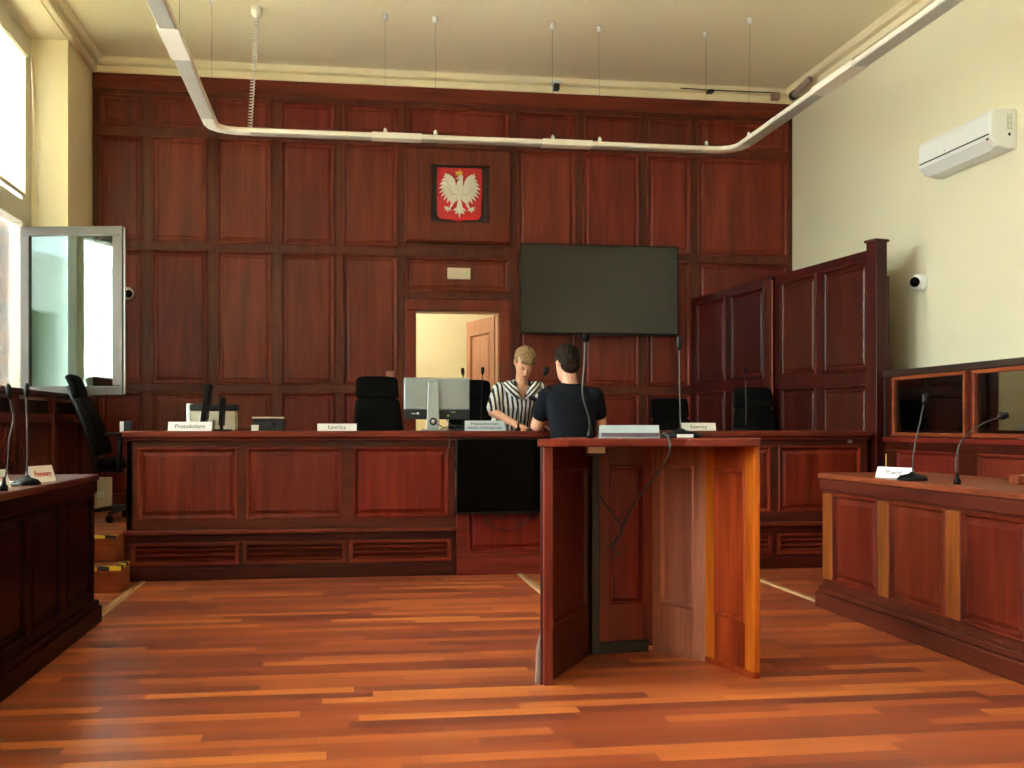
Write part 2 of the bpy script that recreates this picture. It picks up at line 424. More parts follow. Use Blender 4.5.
def baked(name, mb, mat, parent, voxel=.006, smooth=3, cut=None, local=False, noise=0.):
    """overlapping closed shapes fused into one continuous surface"""
    me = mb.mesh(name)
    o = bpy.data.objects.new('tmp', me); COL.objects.link(o)
    r = o.modifiers.new('r', 'REMESH'); r.mode = 'VOXEL'; r.voxel_size = voxel; r.use_smooth_shade = True
    sm = o.modifiers.new('s', 'SMOOTH'); sm.iterations = smooth; sm.factor = .5
    dg = bpy.context.evaluated_depsgraph_get(); dg.update()
    m2 = bpy.data.meshes.new_from_object(o.evaluated_get(dg), depsgraph=dg); m2.name = name
    bpy.data.objects.remove(o)
    bm = bmesh.new(); bm.from_mesh(m2)
    if noise:
        from mathutils import noise as nz
        for v in bm.verts: v.co += v.normal * (noise * (nz.noise(v.co * 48) + .6 * nz.noise(V((v.co.x * 170, v.co.y * 170, v.co.z * 60)))))
    if cut:
        bmesh.ops.delete(bm, geom=[f for f in bm.faces if cut(f.calc_center_median())], context='FACES')
    bm.to_mesh(m2); bm.free()
    if parent and not local: m2.transform(chain(parent).inverted())
    m2.polygons.foreach_set('use_smooth', [True] * len(m2.polygons))
    return obj(name, m2, mat, parent, local=True)

# ------------------------------------------------------------------ panelling
WALLP = [(-.004, .0), (.004, .010), (.014, .010), (.022, -.008), (.032, -.014), (.046, -.014), (.062, -.006)]
BENCHP = [(-.004, .0), (.004, .006), (.012, .004), (.022, -.016), (.030, -.018), (.058, -.004)]
FLATP = [(-.003, .0), (.003, .005), (.012, .005), (.022, -.012), (.03, -.012)]

def framework(mb, fr, rect, holes, n0=-.03, n1=0.):
    """one board with rectangular openings, as a grid of boxes"""
    us = sorted({round(x, 4) for h in holes for x in h[:2]} | {rect[0], rect[1]})
    vs = sorted({round(x, 4) for h in holes for x in h[2:]} | {rect[2], rect[3]})
    for j in range(len(vs) - 1):
        run = None
        for i in range(len(us) - 1):
            cu, cv = (us[i] + us[i + 1]) / 2, (vs[j] + vs[j + 1]) / 2
            solid = not any(h[0] < cu < h[1] and h[2] < cv < h[3] for h in holes)
            if solid: run = (run[0], us[i + 1]) if run else (us[i], us[i + 1])
            if run and (not solid or i == len(us) - 2):
                mb.fbox(fr, run[0], run[1], vs[j], vs[j + 1], n0, n1); run = None
    return mb

def sheet_box(mb, fr, u0, u1, v0, v1, n0, n1): return mb.fbox(fr, u0, u1, v0, v1, n0, n1)

# ------------------------------------------------------------------ room
XL, XR, YB, YF, ZC = -2.36, 4.65, 11.0, -3.2, 4.612
struct('floor', MB().box(-3.0, 5.2, YF - .3, 13.6, -.2, 0), 'floor')
struct('ceiling', MB().box(-3.0, 5.2, YF - .3, 14.2, ZC, ZC + .3), 'ceil')
struct('wall_right', MB().box(XR, XR + .3, YF - .3, YB + .2, -.1, ZC), 'cream')
struct('wall_front', MB().box(-3.0, XR, YF - .3, YF, -.1, ZC), 'cream')
# wall behind the panelling with the doorway
DX0, DX1, DZ = .707, 1.55, 2.27
wb = MB(); wb.box(-3.0, DX0, YB + .03, YB + .18, -.1, ZC); wb.box(DX1, XR, YB + .03, YB + .18, -.1, ZC); wb.box(DX0, DX1, YB + .03, YB + .18, DZ, ZC)
struct('wall_back', wb, 'cream')
# window wall with deep niches
NICHES = [(7.75, 10.065), (4.35, 6.65), (.95, 3.25), (-2.45, -.15)]
SILL, NTOP = 1.32, 4.47
wl = MB(); y = YF
for a, b in sorted(NICHES):
    wl.box(-2.95, XL, y, a, -.1, ZC); wl.box(-2.95, XL, a, b, -.1, SILL); wl.box(-2.95, XL, a, b, NTOP, ZC); y = b
wl.box(-2.95, XL, y, YB + .18, -.1, ZC)
struct('wall_left', wl, 'niche')

# cornice mitred round three walls
cp = [(0, 4.480), (.040, 4.480), (.052, 4.490), (.056, 4.536), (.034, 4.541), (.034, 4.552), (.090, 4.557), (.102, 4.568), (.108, 4.600), (.118, ZC), (0, ZC)]
rows = [[(XL + d, YF, z) for d, z in cp], [(XL + d, YB - d, z) for d, z in cp], [(XR - d, YB - d, z) for d, z in cp], [(XR - d, YF, z) for d, z in cp]]
cm = MB(); k = len(cp)
cm.add([p for r in rows for p in r], [(i * k + j, i * k + (j + 1) % k, (i + 1) * k + (j + 1) % k, (i + 1) * k + j) for i in range(3) for j in range(k)] + [tuple(range(k)), tuple(range(3 * k, 4 * k))])
struct('trim_1', cm, 'cornice')

# dais: raised floor behind and beside the bench
DZI = .355
dm = MB(); dm.box(-1.56, XR, 8.36, YB, 0, DZI); dm.box(XL, -1.56, 8.05, YB, 0, DZI)
struct('floor_dais', dm, 'floor')

# ------------------------------------------------------------------ windows
def window(n, a, b, sash_open):
    r = struct_root('window_%d' % n, (-2.70, (a + b) / 2, SILL))
    f = MB(); x0, x1 = -2.76, -2.66
    jb = .27 if sash_open else .09
    mid = b - jb - .86
    frw = Fr((x1, 0, 0), (0, 1, 0), (1, 0, 0))
    framework(f, frw, (a, b, SILL, NTOP), [(a + .09, b - jb, 3.02, NTOP - .22), (a + .09, mid - .05, SILL + .07, 2.83), (mid + .05, b - jb, SILL + .07, 2.83)], x0 - x1, 0)
    obj('window_frame', f, 'alu', r, bevel=.006)
    g = MB(); g.box(-2.715, -2.707, a + .09, b - jb, 3.02, NTOP - .22)
    obj('upper_pane', g, 'glass', r)
    g = MB(); g.box(-2.715, -2.707, a + .09, mid - .05, SILL + .07, 2.83)
    if not sash_open: g.box(-2.715, -2.707, mid + .05, b - jb, SILL + .07, 2.83)
    obj('lower_pane', g, 'glass', r)
    if sash_open: obj('dimming_pane', MB().box(-2.80, -2.795, mid, b - jb + .2, SILL + .03, 2.85), 'dimglass', r)  # added tinted pane that dims the bright view through the open casement
    s = MB(); s.box(-2.70, XL + .03, a, b, SILL, SILL + .035)
    obj('window_sill', s, 'warmwhite', r, bevel=.008)
    if sash_open:
        fr = Fr((-2.652, 9.69, 0), (.93, -.20, 0), (-.20, -.93, 0))
        s = MB(); z0, z1, w = 1.375, 2.775, .87
        framework(s, fr, (0, w, z0, z1), [(.075, w - .085, z0 + .075, z1 - .075)], -.055, 0)
        sa = obj('sash', s, 'sash', r, bevel=.006)
        s = MB(); s.fbox(fr, .07, w - .08, z0 + .07, z1 - .07, -.032, -.026)
        obj('sash_pane', s, 'sashglass', sa)
        s = MB(); s.fbox(fr, w - .005, w + .012, z0 + .01, z1 - .01, -.045, -.02)
        obj('sash_gasket', s, 'metal', sa)
        s = MB()
        for z in (1.48, 2.1, 2.66): s.tube([fr.p(-.012, z, -.02), fr.p(-.012, z + .08, -.02)], .011)
        obj('hinge', s, 'beige', sa)
    # portal: daylight enters here
    ld = bpy.data.lights.new('portal', 'AREA'); ld.shape = 'RECTANGLE'; ld.size = NTOP - SILL; ld.size_y = b - a
    ld.cycles.is_portal = True
    lo = bpy.data.objects.new('window_light', ld); COL.objects.link(lo)
    lo.location = (-2.80, (a + b) / 2, (SILL + NTOP) / 2); lo.rotation_euler = (0, -PI / 2, 0)
    return r
for i, (a, b) in enumerate(NICHES): window(i + 1, a, b, i == 0)

# roller blind over the upper light
rb = thing('roller_blind', 'translucent white roller blind drawn down over the upper window at far left', 'blind', (-2.63, 8.9, 4.22))
obj('blind_fabric', MB().box(-2.635, -2.633, 7.87, 9.775, 3.06, 4.24), 'blind', rb)
obj('blind_tube', MB().tube([(-2.625, 7.86, 4.235), (-2.625, 9.79, 4.235)], .022, 12), 'warmwhite', rb)
obj('bottom_bar', MB().box(-2.642, -2.626, 7.87, 9.775, 3.035, 3.065), 'alu', rb)
obj('bead_chain', MB().tube([(-2.60, 9.83, 4.22), (-2.585, 9.87, 3.6), (-2.57, 9.93, 3.0)], .004, 6), 'beige', rb)

# outside the windows
struct('ground_outside', MB().box(-30, -2.96, -20, 40, -4.2, -4), 'asphalt')
bw = MB(); bw.box(-3.7, -2.775, 10.05, 11.3, -4, 9)
tag(obj('brick_wing', bw, 'brick'), 'orange and mauve brick outer wall seen beside the open window', 'brick wall')
nb = thing('neighbouring_building', 'pale rendered building across the courtyard beyond the windows', 'building', (-14, 4, -4))
fm = MB(); frb = Fr((-13, -14, 0), (0, 1, 0), (1, 0, 0)); holes = []
for yy in range(8):
    for zz in (-2.2, 1.6): holes.append((2 + yy * 4, 3.6 + yy * 4, zz, zz + 2.1))
framework(fm, frb, (0, 34, -4, 5.0), holes, -.5, 0)
obj('facade', fm, 'facade', nb)
for h in holes[:10]:
    obj('facade_window', MB().fbox(frb, h[0], h[1], h[2], h[3], -.45, -.4), 'slate', nb)

# radiator cover under the visible window
rc = thing('radiator_cover', 'dark mahogany lattice radiator cover below the left window', 'radiator cover', (-2.3, 9.0, DZI))
RX = -2.235
obj('top_board', MB().box(-2.36, RX + .02, 7.0, 10.55, 1.345, 1.385), 'deep_y', rc, bevel=.008)
f = MB()
for yy in (10.08, 9.14, 8.10, 7.06): f.box(RX - .05, RX, yy - .05, yy + .05, DZI if yy > 8.0 else 0, 1.345)
f.box(RX - .05, RX - .01, 7.06, 10.08, 1.14, 1.215); f.box(RX - .05, RX - .01, 8.11, 10.08, DZI, DZI + .12); f.box(RX - .05, RX - .01, 7.06, 8.05, .18, .36)
f.box(RX - .05, RX - .012, 10.08, 10.55, DZI, 1.345)
obj('frame', f, 'frame_z', rc, bevel=.004)
for y0, y1, zb in ((9.19, 10.03, .475), (8.15, 9.09, .475), (7.11, 8.05, .36)):
    lt = MB(); fr = Fr((RX - .035, y0, 0), (0, 1, 0), (1, 0, 0)); w, h = y1 - y0, 1.14 - zb
    for sgn in (1, -1):
        c = -h
        while c < w + h:
            pts = []
            # diagonal bar clipped to the bay
            ta, tb = max(0, -c if sgn > 0 else 0), 0
            u0 = max(0., c); u1 = min(w, c + h)
            if u1 - u0 > .02:
                va, vb = u0 - c, u1 - c
                if sgn < 0: va, vb = h - va, h - vb
                a, b = fr.p(u0, zb + va, .006 * sgn), fr.p(u1, zb + vb, .006 * sgn)
                lt.tube([a, b], .006, 4)
            c += .055
    obj('lattice', lt, 'wood_z', rc)
obj('backing', MB().box(-2.355, -2.345, 7.06, 10.5, DZI, 1.34), 'recess', rc)

# ------------------------------------------------------------------ back wall panelling
wp = thing('wall_panelling', 'dark red mahogany panelling covering the whole back wall', 'panelling', (1.15, 10.98, 0))
fr = Fr((0, 10.98, 0), (1, 0, 0), (0, -1, 0))
cols = [(-2.284, -1.891), (-1.808, -1.287), (-1.203, -.683), (-.597, -.078), (0, .538), (1.74, 2.336), (2.408, 3.004), (3.078, 3.546), (3.621, 4.597)]
rws = [(3.984, 4.282), (2.888, 3.897), (1.524, 2.811), (.45, 1.447)]
panels = [(*c, *r) for r in rws for c in cols] + [(.618, 1.655, 3.984, 4.282), (.618, 1.655, 2.459, 2.797)]
f = MB(); framework(f, fr, (XL + .01, XR - .005, DZI, 4.48), panels + [(.605, 1.672, DZI, 2.385), (.63, 1.64, 2.95, 3.86)], -.05, 0)
obj('frame', f, 'frame_z', wp, bevel=.003)
obj('frieze', MB().fbox(fr, XL + .01, XR - .005, 4.335, 4.48, -.02, .014), 'wood_x', wp, bevel=.006)
for p in panels: obj('panel', MB().loops(fr, p, WALLP), 'wood_z', wp)
f = MB(); o4 = [(.607, 2.934), (1.665, 2.934), (1.665, 3.876), (.607, 3.876)]; i4 = [(.862, 3.139), (1.442, 3.139), (1.442, 3.707), (.862, 3.707)]
sg = [(1, 1), (-1, 1), (-1, -1), (1, -1)]
ringv = [[fr.p(u, v, -.01) for u, v in o4], [fr.p(u, v, .055) for u, v in o4], [fr.p(u + a * .022, v + b * .022, .078) for (u, v), (a, b) in zip(o4, sg)], [fr.p(u, v, .078) for u, v in i4], [fr.p(u, v, .0) for u, v in i4]]
f.add([p for g in ringv for p in g], [(4 * i + k, 4 * i + (k + 1) % 4, 4 * i + 4 + (k + 1) % 4, 4 * i + 4 + k) for i in range(4) for k in range(4)])
eb = obj('emblem_board', f, 'wood_z', wp)
obj('emblem_recess', MB().fbox(fr, .85, 1.455, 3.13, 3.715, -.005, .012), 'recess', wp)

# coat of arms
em = thing('coat_of_arms', 'red shield with a crowned white eagle in the recess above the door', 'emblem', (1.147, 10.966, 3.19))
fe = Fr((1.147, 10.966, 3.424), (1, 0, 0), (0, -1, 0)); K = .45 / 535
def q(x, y): return ((x - 345) * K, (410 - y) * K)
sh = [q(80, 95)]; sh += [q(613, 95), q(617, 400), q(606, 620)] + [q(606 - 55 + 55 * math.cos(t), 635 + 70 * math.sin(t)) for t in (.2, .6, 1., 1.35)]
sh += [q(400, 714), q(362, 725), q(340, 757), q(318, 725), q(280, 714)] + [q(134 - 55 * math.cos(t), 635 + 70 * math.sin(t)) for t in (1.35, 1., .6, .2)] + [q(78, 620), q(76, 400)]
obj('shield', MB().fprism(fe, sh, -.012, .014), 'red', em, bevel=.005)
ea = MB()
def ellp(cx, cy, ra, rb, ang, z1, z0=.010, n=14):
    pts = []
    for i in range(n):
        t = 2 * PI * i / n; x, yv = ra * math.cos(t), rb * math.sin(t)
        # pointed tip: squeeze towards the far end
        if x > 0: yv *= (1 - .75 * (x / ra) ** 2)
        pts.append(q(cx + x * math.cos(ang) - yv * math.sin(ang), cy + x * math.sin(ang) + yv * math.cos(ang)))
    ea.fprism(fe, pts, z0, z1)
for sd in (-1, 1):
    def mx(x): return 345 + sd * (x - 345) if sd > 0 else x
    ox_ = lambda x: x if sd < 0 else 690 - x
    def feather(x0, y0, x1, y1, wd, z):
        x0, x1 = ox_(x0), ox_(x1)
        a = math.atan2(y1 - y0, x1 - x0); l = math.hypot(x1 - x0, y1 - y0)
        ellp((x0 + x1) / 2, (y0 + y1) / 2, l / 2, wd, a, z)
    tips = [(104, 300), (96, 350), (100, 402), (118, 446), (150, 486), (192, 516), (236, 520)]
    for i, (tx, ty) in enumerate(tips):
        feather(238 + i * 6, 238 + i * 26, tx, ty, 19, .020 + .0035 * (i % 2))
    for i, (tx, ty) in enumerate([(128, 250), (126, 300), (138, 350), (160, 396), (194, 436), (236, 450)]):
        feather(236 + i * 8, 215 + i * 24, tx, ty, 17, .029 + .0035 * (i % 2))
    for i, (tx, ty) in enumerate([(150, 200), (158, 250), (172, 300), (200, 345), (236, 378)]):
        feather(252 + i * 7, 225 + i * 24, tx, ty, 17, .038 + .003 * (i % 2))
    feather(300, 350, 168, 166, 36, .047); feather(290, 300, 200, 176, 26, .051); feather(305, 410, 232, 330, 30, .045)
    # thigh, leg, claws
    feather(315, 400, 262, 520, 34, .028); feather(275, 500, 220, 585, 14, .026)
    for cx, cy in ((158, 562), (166, 596), (196, 622), (245, 602)): feather(222, 578, cx, cy, 12, .026)
    # tail curls
    feather(335, 560, 268, 606, 13, .026); feather(335, 600, 285, 640, 13, .026)
    feather(338, 470, 312, 640, 15, .025)
ellp(345, 375, 120, 48, PI / 2, .040); ellp(343, 320, 75, 40, PI / 2, .046); ellp(358, 255, 70, 25, -PI / 2, .050)
ellp(352, 212, 32, 27, PI, .054); ellp(318, 226, 24, 9, PI * .93, .052); ellp(342, 560, 135, 24, PI / 2, .031)
obj('eagle', ea, 'eagle', em, bevel=.002, seg=1)
cr = [q(300, 190), q(298, 135), q(318, 158), q(330, 125), q(343, 150), q(352, 118), q(362, 152), q(384, 140), q(372, 190)]
obj('crown', MB().fprism(fe, cr, .01, .044), 'gold', em, bevel=.002, seg=1)

# exit sign plate over the door
sp = thing('exit_sign', 'small pale rectangular sign plate over the open doorway', 'sign', (1.14, 10.98, 2.64))
obj('plate', MB().fbox(fr, 1.026, 1.257, 2.582, 2.697, .001, .02), 'beige', sp, bevel=.003, label='pale greyish plate')
text('lettering', 'WYJŚCIE', .036, fr, 1.115, 2.64, .0205, 'greyink', sp)
obj('arrow', MB().fprism(fr, [(1.19, 2.64), (1.225, 2.662), (1.225, 2.618)], .019, .022), 'greenink', sp)

# door casing, leaf
d1 = struct_root('door_1', (1.13, 10.98, DZI))
f = MB(); framework(f, fr, (.607, 1.67, DZI, 2.382), [(DX0, DX1, DZI - .01, DZ)], -.04, .02)
obj('door_frame', f, 'wood_z', d1, bevel=.008)
f = MB(); frj = Fr((0, 11.02, 0), (1, 0, 0), (0, -1, 0))
f.box(DX0 - .004, DX0 + .012, 11.0, 11.2, DZI, DZ); f.box(DX1 - .012, DX1 + .004, 11.0, 11.2, DZI, DZ); f.box(DX0, DX1, 11.0, 11.2, DZ - .012, DZ + .004)
obj('door_lining', f, 'pinkwood_z', d1)
fl = Fr((1.53, 11.22, 0), (-.24, .93, 0), (-.93, -.24, 0)); W = .80
f = MB(); framework(f, fl, (0, W, DZI + .01, DZ - .02), [(.12, W - .12, .55, 1.15), (.12, W - .12, 1.3, 2.10)], -.04, 0)
lf = obj('door_leaf', f, 'pinkwood_z', d1, bevel=.003)
for z0, z1 in ((.55, 1.15), (1.3, 2.10)): obj('door_panel', MB().loops(fl, (.12, W - .12, z0, z1), BENCHP), 'pinkwood_z', lf)
f = MB(); f.tube([fl.p(W - .07, 1.4, .0), fl.p(W - .07, 1.4, .05), fl.p(W - .18, 1.4, .05)], .009)
obj('door_handle', f, 'metal', lf)
# hallway behind
hm = MB(); hm.box(-.6, -.5, 11.18, 13.5, 0, 3.1); hm.box(2.6, 2.7, 11.18, 13.5, 0, 3.1); hm.box(-.6, 2.7, 13.4, 13.5, 0, 3.1)
struct('wall_hallway', hm, 'cream')
struct('ceiling_hallway', MB().box(-.6, 2.7, 11.18, 13.5, 3.0, 3.1), 'ceil')
struct('floor_hallway', MB().box(-.5, 2.6, 11.0, 13.4, 0, DZI), 'floor')
gl = thing('added_globe_lamp', 'added globe lamp, out of view, brightening the room behind the door', 'lamp', (.2, 12.2, 2.75))  # unseen lamp added to brighten the hallway
obj('globe', MB().ell((.2, 12.2, 2.78), (.12, .12, .12)), 'globe', gl)
obj('ceiling_rose', MB().lathe([(.06, 2.90), (.06, 3.0)], (.2, 12.2, 0)), 'white', gl)

# wall bits
sw = thing('wall_switch', 'small copper-brown wall switch right of the panel beside the door', 'switch', (.455, 10.98, 1.62))
obj('plate', MB().fbox(fr, .42, .50, 1.585, 1.665, -.01, .02), 'pinkwood_z', sw, bevel=.006)
obj('rocker', MB().fbox(fr, .435, .485, 1.60, 1.65, .019, .027), 'pinkwood_z', sw, bevel=.003)
def dome(loc, axis, lensdir, label, r):
    t = thing('dome_camera', label, 'camera', loc, 0, 'white security cameras')
    c = V(loc); a = V(axis)
    obj('mount', MB().lathe([(r * 1.0, 0), (r * 1.02, r * .4), (r * .9, r * .7)], c, 20, a), 'white', t)
    obj('housing', MB().ell(c + a * r * .8, (r * .92,) * 3), 'white', t)
    ld = V(lensdir).normalized()
    obj('lens', MB().lathe([(r * .62, r * .45), (r * .6, r * .82), (r * .42, r * 1.05), (.002, r * 1.12)], c + a * r * .8, 18, ld), 'screen', t)
dome((XR, 8.34, 2.285), (-1, 0, 0), (-.80, -.55, -.1), 'white security camera with a black lens on the cream right wall', .068)
dome((-2.03, 10.975, 2.385), (0, -1, 0), (.5, -.8, -.3), 'white security camera on the back wall beside the open window sash', .06)

# detectors on the back cornice
def sensor(x, label):
    t = thing('motion_sensor', label, 'sensor', (x, 10.9, 4.5))
    obj('bracket', MB().box(x - .05, x + .05, 10.84, 10.93, 4.545, 4.575), 'white', t, bevel=.004)
    obj('sensor_eye', MB().box(x - .03, x + .03, 10.83, 10.90, 4.475, 4.545), 'slate', t, bevel=.012)
sensor(2.11, 'small dark sensor on the cornice above the wall television')
t = thing('cable_clip', 'thin grey cable clip on the cornice left of the right corner', 'cable clip', (3.72, 10.88, 4.53))
obj('clip', MB().box(3.69, 3.75, 10.84, 10.93, 4.53, 4.56), 'slate', t, bevel=.006)
obj('lead', MB().tube([(3.40, 10.86, 4.56), (3.72, 10.85, 4.55), (4.45, 10.86, 4.56)], .006, 6), 'greycable', t)
t = thing('corner_pipe', 'grey and pink pipe stub on the cornice in the far right corner', 'pipe', (4.53, 10.5, 4.5))
obj('pipe', MB().tube([(4.50, 10.60, 4.46), (4.50, 10.22, 4.50)], .035, 12), plain('pinkish_grey_pipe', (.38, .30, .28), .5), t)
obj('pipe_collar', MB().tube([(4.50, 10.63, 4.457), (4.50, 10.58, 4.463)], .044, 12), 'slate', t)
obj('corner_bracket', MB().box(4.38, 4.46, 10.84, 10.92, 4.49, 4.56), plain('rusty_bracket', (.30, .17, .12), .6), t, bevel=.008)

# ------------------------------------------------------------------ television
tv = thing('wall_television', 'large dark flat television mounted high on the panelled wall', 'television', (2.55, 10.85, 2.03))
ft = Fr((0, 10.84, 0), (1, 0, 0), (0, -1, 0))
f = MB(); framework(f, ft, (1.74, 3.367, 2.035, 2.94), [(1.752, 3.355, 2.058, 2.930)], -.02, .004); f.fbox(ft, 1.745, 3.362, 2.04, 2.935, -.05, -.012)
obj('bezel', f, 'bezel', tv, bevel=.003)
obj('screen', MB().fbox(ft, 1.75, 3.357, 2.056, 2.932, -.013, -.002), 'tvscreen', tv)
obj('wall_bracket', MB().box(2.2, 2.9, 10.885, 10.985, 2.3, 2.7), 'black', tv)
obj('chin_badge', MB().fbox(ft, 2.53, 2.58, 2.03, 2.05, -.02, .006), 'slate', tv)

# ------------------------------------------------------------------ air conditioner
ac = thing('air_conditioner', 'white wall-mounted air conditioner high on the right wall', 'air conditioner', (XR, 7.55, 3.05))
prof = [(XR, 3.335), (4.53, 3.335), (4.47, 3.325), (4.45, 3.29), (4.447, 3.16), (4.455, 3.12), (4.50, 3.075), (4.58, 3.055), (XR, 3.055)]
Y0, Y1 = 7.09, 8.06
f = MB(); n = len(prof)
f.add([(x, Y0, z) for x, z in prof] + [(x, Y1, z) for x, z in prof], [tuple(range(n)), tuple(range(n, 2 * n))] + [(i, (i + 1) % n, n + (i + 1) % n, n + i) for i in range(n)])
obj('housing', f, 'white', ac, bevel=.012, seg=3)
obj('front_gap', MB().box(4.443, 4.47, Y0 + .02, Y1 - .02, 3.150, 3.158), 'slate', ac)
f = MB(); f.hexa([(4.450, Y0 + .06, 3.125), (4.450, Y1 - .03, 3.125), (4.456, Y1 - .03, 3.125), (4.456, Y0 + .06, 3.125), (4.515, Y0 + .06, 3.058), (4.515, Y1 - .03, 3.058), (4.52, Y1 - .03, 3.066), (4.52, Y0 + .06, 3.066)])
obj('louvre_flap', f, 'white', ac, bevel=.002)
f = MB()
for i in range(9):
    for j in range(2): f.box(4.575 + j * .022, 4.592 + j * .022 - .004 * (i % 3), Y0 - .0015, Y0 + .001, 3.19 + i * .012, 3.198 + i * .012)
obj('sticker_print', f, 'greyink', ac)
obj('warning_mark', MB().fprism(Fr((0, Y0, 0), (1, 0, 0), (0, -1, 0)), [(4.58, 3.155), (4.592, 3.14), (4.604, 3.155), (4.592, 3.17)], -.001, .0015), 'slate', ac)
obj('badge', MB().lathe([(.006, 0), (.006, .003)], (4.4475, 7.68, 3.185), 12, (-1, 0, 0)), 'greyink', ac)
obj('display_window', MB().box(4.452, 4.47, Y0 + .03, Y0 + .06, 3.118, 3.132), 'slate', ac)

# ------------------------------------------------------------------ hanging light line
lt = thing('light_tube', 'long white U-shaped light tube hanging on thin wires below the ceiling', 'light fixture', (1.2, 9.4, 3.57))
def path(offset=0., y_end=1.6):
    xl, xr, yb, r = -1.06, 3.45, 9.42, .20
    p = [(xl, y_end)] + [(xl, yb - r)]
    p += [(xl + r - r * math.cos(a), yb - r + r * math.sin(a)) for a in (PI / 8, PI / 4, 3 * PI / 8)]
    p += [(xl + r, yb), (xr - r, yb)] + [(xr - r + r * math.sin(a), yb - r + r * math.cos(a)) for a in (PI / 8, PI / 4, 3 * PI / 8)] + [(xr, yb - r), (xr, y_end)]
    return p
def sweep(pts, prof):
    mb = MB(); rings = []
    for i, (x, yv) in enumerate(pts):
        a = V(pts[max(0, i - 1)]); b = V(pts[min(len(pts) - 1, i + 1)]); t = (b - a).normalized(); nx = V((t.y, -t.x))
        rings.append([(x + nx.x * u, yv + nx.y * u, 3.57 + z) for u, z in prof])
    return mb.loft(rings)
PR = [(-.060, .010), (-.046, .022), (.046, .022), (.060, .010), (.056, -.012), (.042, -.022), (-.042, -.022), (-.056, -.012)]
b = sweep(path(), PR); b.sm = [False] * len(b.sm)
obj('tube_body', b, 'warmwhite', lt, bevel=.004)
def seg_(a, b_, w, z0, z1, mat, name):
    mb = MB()
    if a[0] == b_[0]: mb.box(a[0] - w, a[0] + w, min(a[1], b_[1]), max(a[1], b_[1]), 3.57 + z0, 3.57 + z1)
    else: mb.box(min(a[0], b_[0]), max(a[0], b_[0]), a[1] - w, a[1] + w, 3.57 + z0, 3.57 + z1)
    obj(name, mb, mat, lt, bevel=.003)
xl, xr, yb = -1.06, 3.45, 9.42
for a, b_ in (((xl, 9.0), (xl, 7.58)), ((xl, 6.99), (xl, 5.4)), ((xl, 4.8), (xl, 3.2)), ((xr, 9.12), (xr, 7.68)), ((xr, 7.02), (xr, 5.4)), ((xr, 4.8), (xr, 3.2)),
              ((-.76, yb), (.24, yb)), ((.66, yb), (1.70, yb)), ((2.14, yb), (3.14, yb))):
    seg_(a, b_, .050, -.0235, -.014, 'grey', 'louvre')
for a, b_ in (((xl, 7.58), (xl, 6.99)), ((xr, 7.68), (xr, 7.02)), ((.24, yb), (.66, yb)), ((1.70, yb), (2.14, yb)), ((xl, 5.4), (xl, 4.8)), ((xr, 5.4), (xr, 4.8))):
    seg_(a, b_, .062, -.025, .025, 'warmwhite', 'joint_sleeve')
for x, yv in ((.353, 9.45), (.778, 9.44), (1.794, 9.43), (2.21, 9.45), (3.177, 9.44), (3.44, 9.06), (xl, 7.5), (xl, 9.3)):
    tx = min(x, xr); 
    obj('wire', MB().tube([(x, yv - .02, ZC), (tx, yb - .02 if abs(yv - 9.44) < .1 else yv, 3.59)], .0012, 5), 'greycable', lt)
    obj('ceiling_cap', MB().lathe([(.022, ZC), (.022, ZC - .045), (.012, ZC - .055)], (x, yv - .02, 0), 12), 'white', lt)
    obj('wire_clamp', MB().lathe([(.016, 3.59), (.016, 3.625), (.006, 3.64)], (tx, yb - .02 if abs(yv - 9.44) < .1 else yv, 0), 10), 'white', lt)
# coiled flex
cc = thing('coiled_cord', 'white coiled power cord hanging from a ceiling rose to the light tube', 'cord', (-.72, 9.46, ZC))
pts = []
for i in range(560):
    t = i / 559; x = -.712 - .055 * t; r = .017
    pts.append((x + r * math.cos(i * .42), 9.44 + r * math.sin(i * .42), ZC - .08 - t * (ZC - .08 - 3.60)))
obj('coil', MB().tube(pts, .0042, 5), 'whitecable', cc)
obj('ceiling_rose', MB().lathe([(.045, ZC), (.045, ZC - .05), (.018, ZC - .09)], (-.712, 9.44, 0), 16), 'warmwhite', cc)

